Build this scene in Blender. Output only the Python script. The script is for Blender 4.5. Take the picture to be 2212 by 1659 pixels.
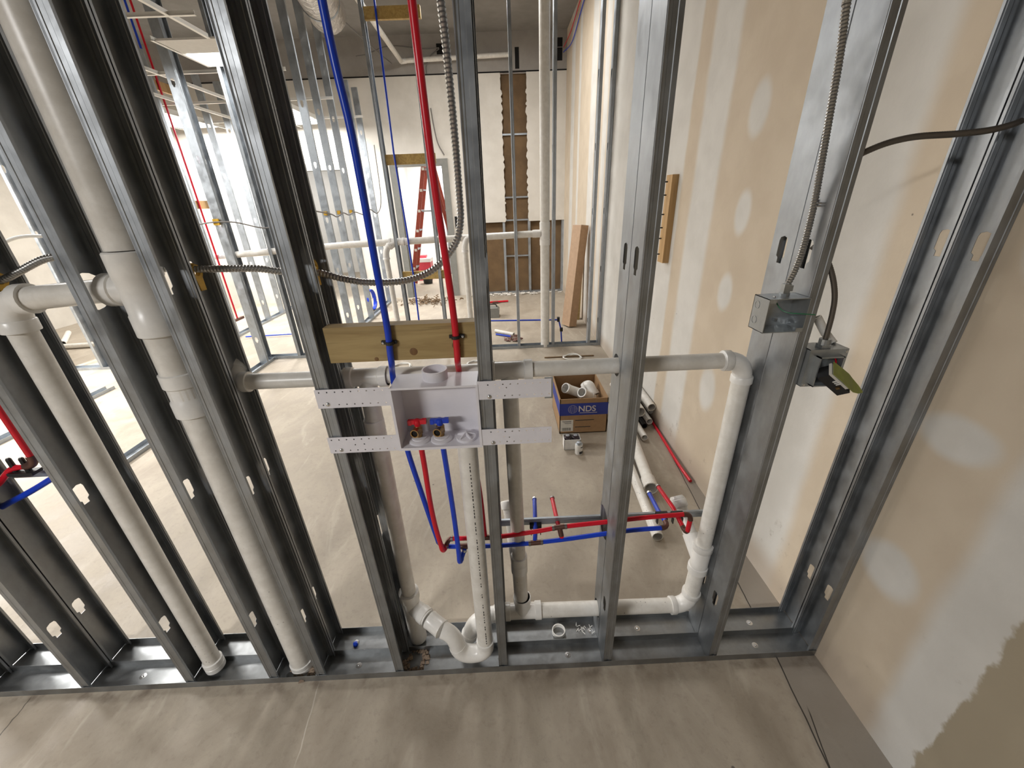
import bpy, bmesh, math, random
from mathutils import Vector, Matrix
random.seed(7)
for o in list(bpy.data.objects): bpy.data.objects.remove(o)
S = bpy.context.scene
COL = S.collection
pi = math.pi

# ------------------------------------------------------------------ camera
cam_d = bpy.data.cameras.new('camera'); cam = bpy.data.objects.new('camera', cam_d); COL.objects.link(cam)
S.camera = cam
F_PX, YAW, PITCH, ROLL = 854.41, 0.0096, 0.4346, -0.0405
fw = Vector((math.sin(YAW)*math.cos(PITCH), math.cos(YAW)*math.cos(PITCH), -math.sin(PITCH)))
r0 = Vector((math.cos(YAW), -math.sin(YAW), 0)); u0 = r0.cross(fw)
rt = r0*math.cos(ROLL)+u0*math.sin(ROLL); up = -r0*math.sin(ROLL)+u0*math.cos(ROLL)
cam.matrix_world = Matrix(((rt.x, up.x, -fw.x, 0.0), (rt.y, up.y, -fw.y, -0.9364), (rt.z, up.z, -fw.z, 1.6716), (0, 0, 0, 1)))
cam_d.sensor_width = 36.0; cam_d.lens = F_PX*36.0/2212.0; cam_d.clip_start = 0.02; cam_d.clip_end = 60

# ------------------------------------------------------------------ world, exposure
W = bpy.data.worlds.new('world'); S.world = W; W.use_nodes = True
W.node_tree.nodes['Background'].inputs[0].default_value = (0.92, 0.95, 1.0, 1)
W.node_tree.nodes['Background'].inputs[1].default_value = 0.05
vs = S.view_settings
vs.view_transform = 'Standard'; vs.look = 'None'; vs.gamma = 1.0; vs.use_curve_mapping = False
vs.exposure = 0.55

def area(name, loc, sx, sy, watts, col=(1.0, 0.985, 0.965), rot=(0, 0, 0)):
    l = bpy.data.lights.new(name, 'AREA'); l.shape = 'RECTANGLE'; l.size = sx; l.size_y = sy
    l.energy = watts; l.color = col
    o = bpy.data.objects.new(name, l); COL.objects.link(o); o.location = loc; o.rotation_euler = rot
    return o
# fluorescent panels in the ceiling grids, plus unseen fill panels added for brightness
LAMPS = [  # x, y, z, size x, size y, watts
    (-3.55, 2.00, 2.885, 0.56, 1.16, 30),
    (-2.335, 3.525, 2.885, 0.56, 0.31, 9),
    (-5.85, 2.20, 2.885, 0.56, 1.16, 240),
    (-4.70, 6.00, 2.885, 0.56, 1.16, 110),
    (-3.05, 6.05, 2.885, 0.56, 1.16, 75),  # added to brighten the back wall around the left far doorway
    (-1.40, 8.70, 2.885, 0.56, 1.16, 110),
    (-4.60, 8.80, 2.885, 0.56, 1.16, 40),  # added so the room beyond the left doorway is not black
    (-0.30, 4.60, 3.90, 0.56, 1.16, 50),  # added fill for the far right wall, kept out of view
    (-2.60, -3.30, 2.885, 1.16, 0.56, 135),  # added front fill behind the camera, unseen
]
for i, (x, y, z, a, b, w) in enumerate(LAMPS):
    area('panel_lamp', (x, y, z), a, b, w)

# ------------------------------------------------------------------ materials
class X:
    """tiny expression wrapper round shader math sockets"""
    def __init__(s, nt, sock): s.nt = nt; s.k = sock
    def _m(s, op, o, c=None):
        n = s.nt.nodes.new('ShaderNodeMath'); n.operation = op
        for i, v in enumerate((s, o, c)):
            if v is None: continue
            if isinstance(v, X): s.nt.links.new(v.k, n.inputs[i])
            else: n.inputs[i].default_value = v
        return X(s.nt, n.outputs[0])
    def __add__(s, o): return s._m('ADD', o)
    def __sub__(s, o): return s._m('SUBTRACT', o)
    def __mul__(s, o): return s._m('MULTIPLY', o)
    def __truediv__(s, o): return s._m('DIVIDE', o)
    def abs(s): return s._m('ABSOLUTE', 0)
    def max(s, o): return s._m('MAXIMUM', o)
    def min(s, o): return s._m('MINIMUM', o)
    def sin(s): return s._m('SINE', 0)
    def ramp(s, a, b, lo=0.0, hi=1.0):
        n = s.nt.nodes.new('ShaderNodeMapRange'); n.interpolation_type = 'SMOOTHSTEP'; n.clamp = True
        s.nt.links.new(s.k, n.inputs[0])
        if a > b: a, b, lo, hi = b, a, hi, lo
        for i, v in enumerate((a, b, lo, hi)): n.inputs[i+1].default_value = v
        return X(s.nt, n.outputs[0])

class Mat:
    def __init__(s, name, base=(0.5, 0.5, 0.5), rough=0.5, metal=0.0, spec=None):
        s.m = bpy.data.materials.new(name); s.m.use_nodes = True; s.nt = s.m.node_tree
        s.b = s.nt.nodes['Principled BSDF']
        s.b.inputs['Base Color'].default_value = (*base, 1); s.b.inputs['Roughness'].default_value = rough
        s.b.inputs['Metallic'].default_value = metal
        if spec is not None: s.b.inputs['Specular IOR Level'].default_value = spec
        tc = s.nt.nodes.new('ShaderNodeTexCoord'); s.obj = tc.outputs['Object']
        sp = s.nt.nodes.new('ShaderNodeSeparateXYZ'); s.nt.links.new(s.obj, sp.inputs[0])
        s.x, s.y, s.z = (X(s.nt, sp.outputs[i]) for i in range(3))
    def noise(s, scale, detail=4, rough=0.55, stretch=None, dist=0.0):
        n = s.nt.nodes.new('ShaderNodeTexNoise'); n.inputs['Scale'].default_value = scale
        n.inputs['Detail'].default_value = detail; n.inputs['Roughness'].default_value = rough
        n.inputs['Distortion'].default_value = dist
        src = s.obj
        if stretch:
            mp = s.nt.nodes.new('ShaderNodeMapping'); mp.inputs['Scale'].default_value = stretch
            s.nt.links.new(src, mp.inputs[0]); src = mp.outputs[0]
        s.nt.links.new(src, n.inputs['Vector'])
        return X(s.nt, n.outputs['Fac'])
    def voro(s, scale, stretch=None, feat='F1'):
        n = s.nt.nodes.new('ShaderNodeTexVoronoi'); n.inputs['Scale'].default_value = scale; n.feature = feat
        src = s.obj
        if stretch:
            mp = s.nt.nodes.new('ShaderNodeMapping'); mp.inputs['Scale'].default_value = stretch
            s.nt.links.new(src, mp.inputs[0]); src = mp.outputs[0]
        s.nt.links.new(src, n.inputs['Vector'])
        return X(s.nt, n.outputs['Distance'])
    def mix(s, fac, a, b):
        n = s.nt.nodes.new('ShaderNodeMix'); n.data_type = 'RGBA'
        for i, v in ((0, fac), (6, a), (7, b)):
            if isinstance(v, X): s.nt.links.new(v.k, n.inputs[i])
            elif isinstance(v, tuple): n.inputs[i].default_value = (*v, 1)
            elif isinstance(v, float): n.inputs[i].default_value = v
            else: s.nt.links.new(v, n.inputs[i])
        return n.outputs[2]
    def color(s, sock): s.nt.links.new(sock, s.b.inputs['Base Color']); return s
    def rough(s, x): s.nt.links.new(x.k, s.b.inputs['Roughness']); return s
    def bump(s, x, strength=0.3, dist=0.01):
        n = s.nt.nodes.new('ShaderNodeBump'); n.inputs['Strength'].default_value = strength
        n.inputs['Distance'].default_value = dist
        s.nt.links.new(x.k, n.inputs['Height']); s.nt.links.new(n.outputs[0], s.b.inputs['Normal']); return s

def galv(name, base, rough=0.42, metal=0.85, dent=0.35):
    m = Mat(name, base, rough, metal)
    n1 = m.noise(9, 4, 0.6); n2 = m.noise(45, 4, 0.6, (1, 1, 0.5))
    dark = tuple(c*0.80 for c in base); lite = tuple(min(1, c*1.10) for c in base)
    m.color(m.mix((n1*0.7+n2*0.3).ramp(0.30, 0.70), dark, lite))
    m.rough(n1.ramp(0.3, 0.7, rough-0.08, rough+0.14))
    d = m.voro(36, (1.2, 1.2, 0.9))
    m.bump(d*0.35+m.noise(5, 2)*1.2, dent, 0.004)
    return m.m

M = {}
M['steel'] = galv('galvanized_steel', (0.345, 0.36, 0.375), 0.46, 1.0, 0.16)
M['track'] = galv('galvanized_track', (0.33, 0.34, 0.345), 0.40, 0.95, 0.22)
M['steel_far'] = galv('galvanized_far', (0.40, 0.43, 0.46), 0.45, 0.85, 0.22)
M['box_steel'] = galv('box_steel', (0.42, 0.44, 0.45), 0.35, 0.8, 0.10)
M['armor'] = Mat('armored_cable', (0.42, 0.41, 0.39), 0.34, 0.9).m
M['armor_dark'] = Mat('armored_cable_dark', (0.13, 0.115, 0.10), 0.42, 0.6).m
M['chrome'] = Mat('bright_screw', (0.62, 0.62, 0.62), 0.25, 0.95).m
def plastic(name, c, rough=0.38, var=0.10):
    m = Mat(name, c, rough, 0.0)
    m.color(m.mix(m.noise(22, 5, 0.65).ramp(0.35, 0.7), tuple(v*(1-var) for v in c), c)); return m.m
mp = Mat('white_pvc', (0.75, 0.725, 0.67), 0.32)
c_ = mp.mix(mp.noise(22, 5, 0.65).ramp(0.35, 0.7), (0.66, 0.63, 0.575), (0.76, 0.735, 0.685))
sp_ = mp.voro(55).ramp(0.16, 0.10)*mp.noise(7, 2).ramp(0.50, 0.60)*mp.z.ramp(0.9, 0.2)
mp.color(mp.mix(sp_*0.75, c_, (0.10, 0.08, 0.07))); M['pvc'] = mp.m
M['pvc_fit'] = plastic('white_pvc_fitting', (0.80, 0.78, 0.74), 0.30, 0.08)
M['cement'] = plastic('grey_solvent_cement', (0.40, 0.39, 0.36), 0.5, 0.3)
M['box_white'] = plastic('outlet_box_plastic', (0.74, 0.72, 0.76), 0.42, 0.04)
M['blue'] = plastic('blue_tube', (0.006, 0.048, 0.52), 0.30, 0.08)
M['red'] = plastic('red_tube', (0.62, 0.006, 0.022), 0.30, 0.08)
M['copper'] = Mat('crimp_copper', (0.15, 0.08, 0.065), 0.42, 0.75).m
M['crimp'] = Mat('crimp_ring_steel', (0.26, 0.24, 0.23), 0.38, 0.9).m
M['brass'] = Mat('valve_brass', (0.30, 0.19, 0.08), 0.36, 0.85).m
M['black'] = Mat('black_plastic', (0.012, 0.012, 0.013), 0.5).m
M['void'] = Mat('dark_cavity', (0.006, 0.005, 0.005), 0.9).m
M['yellow'] = plastic('yellow_bushing', (0.62, 0.36, 0.02), 0.4, 0.3)
M['green_tape'] = plastic('green_tape', (0.30, 0.33, 0.07), 0.55, 0.2)
M['green_wire'] = Mat('green_wire', (0.03, 0.18, 0.08), 0.4).m
M['grey_wire'] = Mat('grey_cable', (0.16, 0.15, 0.14), 0.6).m
M['white_wire'] = Mat('white_cable', (0.75, 0.74, 0.70), 0.5).m
M['ladder'] = plastic('red_fibreglass', (0.30, 0.045, 0.022), 0.5, 0.2)
M['cooler'] = plastic('red_cooler', (0.62, 0.06, 0.09), 0.4, 0.1)
M['doorframe'] = plastic('grey_door_frame', (0.23, 0.23, 0.21), 0.5, 0.1)
M['print'] = Mat('black_print', (0.03, 0.028, 0.03), 0.6).m
M['lite_print'] = Mat('pale_print', (0.55, 0.50, 0.48), 0.6).m
M['label'] = plastic('paper_label', (0.68, 0.66, 0.60), 0.6, 0.1)
M['tile'] = plastic('ceiling_tile', (0.62, 0.60, 0.56), 0.8, 0.06)
M['grid'] = Mat('ceiling_grid_white', (0.75, 0.73, 0.68), 0.5).m
M['foil'] = Mat('duct_foil', (0.62, 0.58, 0.54), 0.32, 0.8); M['foil'].bump(M['foil'].noise(14, 3), 0.9, 0.03); M['foil'] = M['foil'].m
m = Mat('lamp_panel', (1, 1, 1)); m.b.inputs['Emission Color'].default_value = (1, 0.98, 0.95, 1); m.b.inputs['Emission Strength'].default_value = 3.0; M['lamp'] = m.m

def wood(name, a, b, axis=0):
    m = Mat(name, a, 0.62)
    st = [22, 22, 22]; st[axis] = 1.3
    g = m.noise(1.0, 5, 0.6, tuple(st), 1.6)
    st2 = [60, 60, 60]; st2[axis] = 2.0
    k = m.noise(1.0, 4, 0.6, tuple(st2), 0.8)
    c = m.mix(g.ramp(0.36, 0.64), a, b); dk = tuple(v*0.55 for v in b)
    c = m.mix(k.ramp(0.56, 0.70)*0.55, c, dk)
    m.color(c); m.bump(g+k, 0.25, 0.002); return m.m
M['wood'] = wood('treated_pine', (0.40, 0.29, 0.125), (0.30, 0.205, 0.08))
M['wood_y'] = wood('yellow_pine', (0.52, 0.36, 0.12), (0.40, 0.26, 0.08), 1)
M['wood_o'] = wood('orange_pine', (0.55, 0.35, 0.16), (0.44, 0.27, 0.11), 2)
M['card'] = plastic('corrugated_cardboard', (0.34, 0.205, 0.10), 0.75, 0.12)
M['card_blue'] = plastic('carton_blue', (0.018, 0.035, 0.26), 0.6, 0.08)
M['beam'] = plastic('wrapped_beam_tan', (0.45, 0.30, 0.19), 0.7, 0.12)
M['can_label'] = plastic('can_label', (0.72, 0.70, 0.66), 0.45, 0.15)
M['can_dark'] = Mat('can_lid', (0.06, 0.045, 0.05), 0.4, 0.4).m

# drywall along the right: tan paper, white joint-compound bands and screw patches
def right_wall_mat():
    m = Mat('taped_drywall', rough=0.82)
    wob = (m.noise(2.2, 3)-0.5)*0.06
    y = m.y+wob; z = m.z
    def band(a, b, s=0.035): return y.ramp(a-s, a+s)*y.ramp(b+s, b-s)
    def ell(cy, cz, ry, rz):
        d = ((m.y-cy+wob*0.7)/ry); e = ((z-cz+wob)/rz)
        return (d*d+e*e).ramp(1.55, 0.45)
    mud = band(0.30, 0.72).max(band(1.40, 1.70, 0.03)).max(band(1.86, 3.75, 0.02)).max(band(-0.60, -0.235, 0.03))
    mud = mud.max(band(4.0, 4.2)).max(band(4.6, 4.9)).max(band(5.6, 5.75)).max(band(6.1, 6.4))
    for c in ((1.13, 1.998, 0.075, 0.11), (1.105, 1.576, 0.065, 0.10), (1.132, 1.188, 0.065, 0.10), (1.124, 0.622, 0.085, 0.13),
              (-0.095, 0.575, 0.090, 0.085), (-0.095, 1.065, 0.095, 0.065), (-0.105, 1.55, 0.06, 0.09)):
        mud = mud.max(ell(*c))
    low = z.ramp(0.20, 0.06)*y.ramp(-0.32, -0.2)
    paper = m.mix(m.noise(5, 4).ramp(0.3, 0.7), (0.555, 0.465, 0.355), (0.605, 0.515, 0.40))
    white = m.mix(m.noise(4, 4).ramp(0.3, 0.7), (0.60, 0.585, 0.55), (0.68, 0.665, 0.63))
    base = m.mix(mud*0.93, paper, white)
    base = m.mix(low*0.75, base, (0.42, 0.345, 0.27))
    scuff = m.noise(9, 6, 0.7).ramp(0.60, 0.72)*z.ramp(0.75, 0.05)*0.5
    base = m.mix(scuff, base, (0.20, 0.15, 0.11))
    old = (m.y+0.372+(m.noise(11, 4, 0.6)-0.5)*0.075).ramp(0.006, -0.006)
    base = m.mix(old*0.92, base, (0.36, 0.30, 0.205))
    dots = m.voro(7.0).ramp(0.035, 0.02)*m.noise(3, 2).ramp(0.55, 0.6)
    base = m.mix(dots*0.8, base, (0.08, 0.06, 0.05))
    m.color(base); m.bump(m.noise(60, 3)+mud*1.5, 0.12, 0.004)
    return m.m
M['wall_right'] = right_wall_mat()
def paint(name, a, b, sc=3):
    m = Mat(name, a, 0.8); m.color(m.mix(m.noise(sc, 5, 0.6).ramp(0.3, 0.7), a, b)); m.bump(m.noise(40, 3), 0.08, 0.004); return m.m
M['wall_back'] = paint('painted_plaster', (0.62, 0.585, 0.525), (0.70, 0.665, 0.605))
M['wall_white'] = paint('white_wall', (0.74, 0.73, 0.70), (0.80, 0.79, 0.76))
M['wall_tan'] = paint('tan_drywall', (0.50, 0.465, 0.41), (0.57, 0.535, 0.475))
M['brown'] = paint('brown_backing_paper', (0.115, 0.068, 0.030), (0.165, 0.10, 0.045), 4)
M['deck'] = paint('ceiling_deck', (0.20, 0.188, 0.175), (0.25, 0.235, 0.22))
M['upper'] = paint('upper_plaster', (0.29, 0.27, 0.25), (0.35, 0.33, 0.305))

def floor_mat():
    m = Mat('concrete_floor', rough=0.62)
    big = m.noise(0.9, 5, 0.6, None, 0.6); mid = m.noise(4.5, 6, 0.65, (1, 0.6, 1), 0.8); fine = m.noise(38, 6, 0.7)
    strk = m.noise(2.0, 4, 0.6, (3.2, 0.8, 1), 1.5)
    c = m.mix((big*0.4+mid*0.6).ramp(0.36, 0.66), (0.315, 0.265, 0.205), (0.43, 0.375, 0.30))
    c = m.mix(strk.ramp(0.55, 0.75)*0.55, c, (0.50, 0.445, 0.365))
    c = m.mix(fine.ramp(0.50, 0.72)*0.30, c, (0.20, 0.165, 0.13))
    jx = m.x-(m.y.max(0.0)*0.088+m.y.min(0.0)*0.13)+(m.noise(6, 3)-0.5)*0.010
    strip = jx.ramp(0.985, 1.02)
    c = m.mix(strip*0.75, c, (0.27, 0.24, 0.205))
    crack = (jx-1.008).abs().ramp(0.0036, 0.0012)
    c2 = (m.x-m.y*0.26-1.054+(m.noise(6, 3)-0.5)*0.01).abs().ramp(0.003, 0.001)*m.y.ramp(-0.16, -0.20)
    c3 = (m.x+m.y*0.09+1.892+(m.noise(7, 3)-0.5)*0.09).abs().ramp(0.004, 0.001)*m.y.ramp(0.0, -0.02)
    lite = (m.x+m.y*0.10+0.789+(m.noise(8, 2)-0.5)*0.02).abs().ramp(0.003, 0.0012)*m.y.ramp(0.0, -0.01)*m.y.ramp(-0.3, -0.2)
    net = m.voro(1.15, (1, 0.8, 1), 'DISTANCE_TO_EDGE').ramp(0.006, 0.002)*m.noise(1.7, 2).ramp(0.56, 0.64)
    c = m.mix(crack.max(c2).max(c3*0.8), c, (0.035, 0.03, 0.025))
    c = m.mix(lite*0.6, c, (0.62, 0.57, 0.49))
    spot = m.voro(6.5).ramp(0.05, 0.025)*m.noise(2.1, 2).ramp(0.52, 0.58)
    c = m.mix(spot*0.8, c, (0.06, 0.05, 0.045))
    rim = m.y.ramp(-0.07, -0.01)*m.y.ramp(0.0, -0.005)*m.noise(12, 4).ramp(0.45, 0.7)
    c = m.mix(rim*0.7, c, (0.12, 0.085, 0.06))
    m.color(c); m.rough(mid.ramp(0.3, 0.7, 0.50, 0.75)); m.bump(fine*0.6+mid*0.5, 0.25, 0.006)
    return m.m
M['floor'] = floor_mat()

# ------------------------------------------------------------------ geometry helpers
ORG = {}
def org(o): return ORG.get(o.name, Vector((0, 0, 0))) if o else Vector((0, 0, 0))
def perp(d):
    d = d.normalized(); a = Vector((0, 0, 1)) if abs(d.z) < 0.9 else Vector((0, 1, 0))
    u = d.cross(a).normalized(); return u, d.cross(u).normalized()

class MB:
    def __init__(s): s.v = []; s.f = []
    def add(s, vs, fs):
        b = len(s.v); s.v += [Vector(v) for v in vs]; s.f += [tuple(i+b for i in f) for f in fs]; return s
    def box(s, x0, x1, y0, y1, z0, z1, mtx=None):
        vs = [Vector((x, y, z)) for x in (x0, x1) for y in (y0, y1) for z in (z0, z1)]
        if mtx: vs = [mtx @ v for v in vs]
        return s.add(vs, [(0, 1, 3, 2), (4, 6, 7, 5), (0, 4, 5, 1), (2, 3, 7, 6), (0, 2, 6, 4), (1, 5, 7, 3)])
    def bar(s, p0, p1, w, t, side=Vector((1, 0, 0))):
        p0, p1 = Vector(p0), Vector(p1); d = (p1-p0).normalized()
        a = (Vector(side)-d*Vector(side).dot(d)).normalized(); b = d.cross(a)
        vs = [p+a*i*w/2+b*j*t/2 for p in (p0, p1) for i, j in ((-1, -1), (1, -1), (1, 1), (-1, 1))]
        return s.add(vs, [(0, 3, 2, 1), (4, 5, 6, 7), (0, 1, 5, 4), (1, 2, 6, 5), (2, 3, 7, 6), (3, 0, 4, 7)])
    def tube(s, pts, r, n=14, caps=True, inner=None):
        pts = [Vector(p) for p in pts]; rs = r if isinstance(r, (list, tuple)) else [r]*len(pts)
        u, w = perp(pts[1]-pts[0]); rings = []
        for i, p in enumerate(pts):
            d = (pts[min(i+1, len(pts)-1)]-pts[max(i-1, 0)]).normalized()
            u = (u-d*u.dot(d)).normalized(); w = d.cross(u)
            rings.append([p+(u*math.cos(2*pi*k/n)+w*math.sin(2*pi*k/n))*rs[i] for k in range(n)])
        b = len(s.v)
        for g in rings: s.v += g
        for i in range(len(rings)-1):
            for k in range(n):
                a, c = b+i*n+k, b+i*n+(k+1) % n
                s.f.append((a, c, c+n, a+n))
        L = b+(len(rings)-1)*n
        if inner:        # hollow: inner wall set back a little at both ends
            q = [pts[0]]+pts[1:-1]+[pts[-1]]
            b2 = len(s.v); u, w = perp(pts[1]-pts[0])
            for i, p in enumerate(q):
                d = (pts[min(i+1, len(pts)-1)]-pts[max(i-1, 0)]).normalized()
                u = (u-d*u.dot(d)).normalized(); w = d.cross(u)
                s.v += [p+(u*math.cos(2*pi*k/n)+w*math.sin(2*pi*k/n))*inner for k in range(n)]
            for i in range(len(q)-1):
                for k in range(n):
                    a, c = b2+i*n+k, b2+i*n+(k+1) % n
                    s.f.append((c, a, a+n, c+n))
            L2 = b2+(len(q)-1)*n
            for k in range(n):
                s.f.append((b+(k+1) % n, b+k, b2+k, b2+(k+1) % n)); s.f.append((L+k, L+(k+1) % n, L2+(k+1) % n, L2+k))
        elif caps:
            s.f.append(tuple(b+k for k in range(n-1, -1, -1))); s.f.append(tuple(L+k for k in range(n)))
        return s
    def lathe(s, c, axis, prof, n=16):
        """prof: list of (distance along axis, radius)"""
        c = Vector(c); d = Vector(axis).normalized(); return s.tube2([(c+d*h, r) for h, r in prof], d, n)
    def tube2(s, pr, d, n):
        u, w = perp(d); b = len(s.v)
        for p, r in pr: s.v += [p+(u*math.cos(2*pi*k/n)+w*math.sin(2*pi*k/n))*max(r, 1e-5) for k in range(n)]
        for i in range(len(pr)-1):
            for k in range(n):
                a, e = b+i*n+k, b+i*n+(k+1) % n; s.f.append((a, e, e+n, a+n))
        L = b+(len(pr)-1)*n
        s.f.append(tuple(b+k for k in range(n-1, -1, -1))); s.f.append(tuple(L+k for k in range(n)))
        return s
    def prism(s, poly, axis, a, b):
        """poly in the two other axes, extruded along axis from a to b"""
        def P(u, v, t): return {'x': (t, u, v), 'y': (u, t, v), 'z': (u, v, t)}[axis]
        n = len(poly); vs = [P(u, v, a) for u, v in poly]+[P(u, v, b) for u, v in poly]
        fs = [tuple(range(n)), tuple(range(2*n-1, n-1, -1))]+[(i, i+n, (i+1) % n+n, (i+1) % n) for i in range(n)]
        return s.add(vs, fs)
    def build(s, name, mat, parent=None, smooth=True, ang=40):
        me = bpy.data.meshes.new(name); o0 = org(parent)
        me.from_pydata([v-o0 for v in s.v], [], s.f)
        bm = bmesh.new(); bm.from_mesh(me); bmesh.ops.recalc_face_normals(bm, faces=bm.faces[:]); bm.to_mesh(me); bm.free()
        me.materials.append(M[mat] if isinstance(mat, str) else mat)
        if smooth:
            me.polygons.foreach_set('use_smooth', [True]*len(me.polygons)); me.set_sharp_from_angle(angle=math.radians(ang))
        o = bpy.data.objects.new(name, me); COL.objects.link(o)
        if parent: o.parent = parent; ORG[o.name] = org(parent)
        return o

def tag(o, label, cat, group=None, kind=None):
    o['label'] = label
    if cat: o['category'] = cat
    if group: o['group'] = group
    if kind: o['kind'] = kind
    return o
def thing(name, label, cat, loc, group=None):
    o = bpy.data.objects.new(name, None); COL.objects.link(o); o.location = loc; o.empty_display_size = 0.05
    ORG[o.name] = Vector(loc); return tag(o, label, cat, group)
def struct(name, mb, mat, parent=None, smooth=False):
    o = mb.build(name, mat, parent, smooth)
    if not parent: o['kind'] = 'structure'
    return o
def lab(o, t): o['label'] = t; return o
def arc(p0, corner, p1, n=7):
    """round a corner: quadratic path from p0 via corner to p1"""
    a, c, b = Vector(p0), Vector(corner), Vector(p1)
    return [a*(1-t)**2+c*2*t*(1-t)+b*t*t for t in (i/n for i in range(n+1))]
def spline(pts, n=6):
    P = [Vector(p) for p in pts]; P = [P[0]*2-P[1]]+P+[P[-1]*2-P[-2]]; out = []
    for i in range(1, len(P)-2):
        for k in range(n):
            t = k/n; a, b, c, d = P[i-1:i+3]
            out.append(0.5*((2*b)+(c-a)*t+(2*a-5*b+4*c-d)*t*t+(3*b-a-3*c+d)*t**3))
    out.append(P[-2]); return out
def resample(pts, step):
    out = [pts[0]]; acc = 0.0
    for a, b in zip(pts, pts[1:]):
        L = (b-a).length; t = step-acc
        while t <= L: out.append(a+(b-a)*(t/L)); t += step
        acc = L-(t-step)
    return out
def armored(mb, pts, r=0.0085, pitch=0.0045, n=9, rib=0.11):
    q = resample(pts, pitch); return mb.tube(q, [r*(1+rib if i % 2 else 1-rib) for i in range(len(q))], n)

# ------------------------------------------------------------------ setting
XR, YB, ZC = 1.161, 6.95, 4.06
fl = MB()
fl.add([(-9, -4, 0), (XR+0.1, -4, 0), (XR+0.1, 11, 0), (-9, 11, 0), (-9, -4, -0.1), (XR+0.1, -4, -0.1), (XR+0.1, 11, -0.1), (-9, 11, -0.1)],
       [(0, 1, 2, 3), (7, 6, 5, 4), (0, 4, 5, 1), (1, 5, 6, 2), (2, 6, 7, 3), (3, 7, 4, 0)])
struct('floor', fl, 'floor')
struct('ceiling', MB().box(-9, XR+0.1, -4, 11, ZC, ZC+0.1), 'deck')
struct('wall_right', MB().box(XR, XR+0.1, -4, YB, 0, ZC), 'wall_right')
struct('wall_left', MB().box(-7.6, -7.5, -4, 11, 0, ZC), 'wall_tan')
# back wall with two door openings and a torn-out chase showing brown backing
D1, D2 = (-1.83, -0.955, 2.30), (-3.44, -2.72, 2.29)
bw = MB()
zj = 3.54
bw.box(-7.5, D2[0], YB, YB+0.11, 0, zj)
bw.box(D2[0], D2[1], YB, YB+0.11, D2[2], zj)
bw.box(D2[1], D1[0], YB, YB+0.11, 0, zj)
bw.box(D1[0], D1[1], YB, YB+0.11, D1[2], zj)
bw.box(D1[1], -0.62, YB, YB+0.11, 0, zj)
bw.box(-0.62, 0.08, YB, YB+0.02, 1.312, zj)
bw.box(0.51, XR, YB, YB+0.02, 1.312, zj)
wall_back = struct('wall_back', bw, 'wall_back')
struct('trim_1', MB().box(-7.5, XR, YB-0.004, YB+0.02, zj, zj+0.018), 'void')
struct('wall_upper', MB().box(-7.5, XR, YB, YB+0.11, zj+0.018, ZC), 'upper')
bp = MB().box(-0.62, XR, YB+0.09, YB+0.11, 0, zj)
o = struct('backing_paper', bp, 'brown', wall_back); lab(o, 'brown paper backing exposed where the plaster is torn out')
# torn plaster edges along the chase
random.seed(3)
te = MB()
for xs, sg in ((0.08, 1), (0.51, -1)):
    z = 1.32
    while z < zj-0.03:
        h = random.uniform(0.05, 0.16); d = random.uniform(0.004, 0.028)
        te.add([(xs, YB+0.001, z), (xs+sg*d, YB+0.004, z+h*0.4), (xs+sg*d*0.6, YB+0.004, z+h*0.8), (xs, YB+0.001, z+h),
                (xs, YB+0.018, z), (xs+sg*d, YB+0.016, z+h*0.4), (xs+sg*d*0.6, YB+0.016, z+h*0.8), (xs, YB+0.018, z+h)],
               [(0, 1, 2, 3), (7, 6, 5, 4), (0, 4, 5, 1), (1, 5, 6, 2), (2, 6, 7, 3)])
        z += h
struct('torn_edge', te, 'wall_back', wall_back)
for zz in (2.695, 1.72, 0.70):
    struct('blocking_strap', MB().box(0.06, 0.53, YB+0.055, YB+0.075, zz-0.013, zz+0.013), 'steel_far', wall_back)
for xx in (0.045, 0.515, 1.14):
    struct('furring_stud', MB().box(xx-0.022, xx+0.022, YB+0.02, YB+0.085, 0, 1.33), 'steel_far', wall_back)
struct('base_runner', MB().box(-0.62, XR, YB+0.015, YB+0.088, 0, 0.03), 'steel_far', wall_back)
struct('top_runner', MB().box(0.06, XR-0.02, YB+0.03, YB+0.07, 1.325, 1.35), 'steel_far', wall_back)
for nm, (a, b, h) in (('door_1', D1), ('door_2', D2)):
    fr = MB()
    fr.box(a-0.07, a+0.035, YB-0.02, YB+0.14, 0, h+0.07); fr.box(b-0.035, b+0.07, YB-0.02, YB+0.14, 0, h+0.07)
    fr.box(a+0.035, b-0.035, YB-0.02, YB+0.14, h-0.03, h+0.07)
    fr.box(a+0.035, a+0.05, YB+0.03, YB+0.10, 0, h-0.03); fr.box(b-0.05, b-0.035, YB+0.03, YB+0.10, 0, h-0.03)
    struct(nm, fr, 'doorframe')
struct('wall_far', MB().box(-7.5, XR+0.1, 10.6, 10.7, 0, ZC), 'wall_white')
struct('wall_far_right', MB().box(XR, XR+0.1, YB, 10.6, 0, ZC), 'wall_white')
struct('wall_middle', MB().box(-2.45, -2.36, YB+0.11, 10.6, 0, ZC), 'wall_white')

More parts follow.
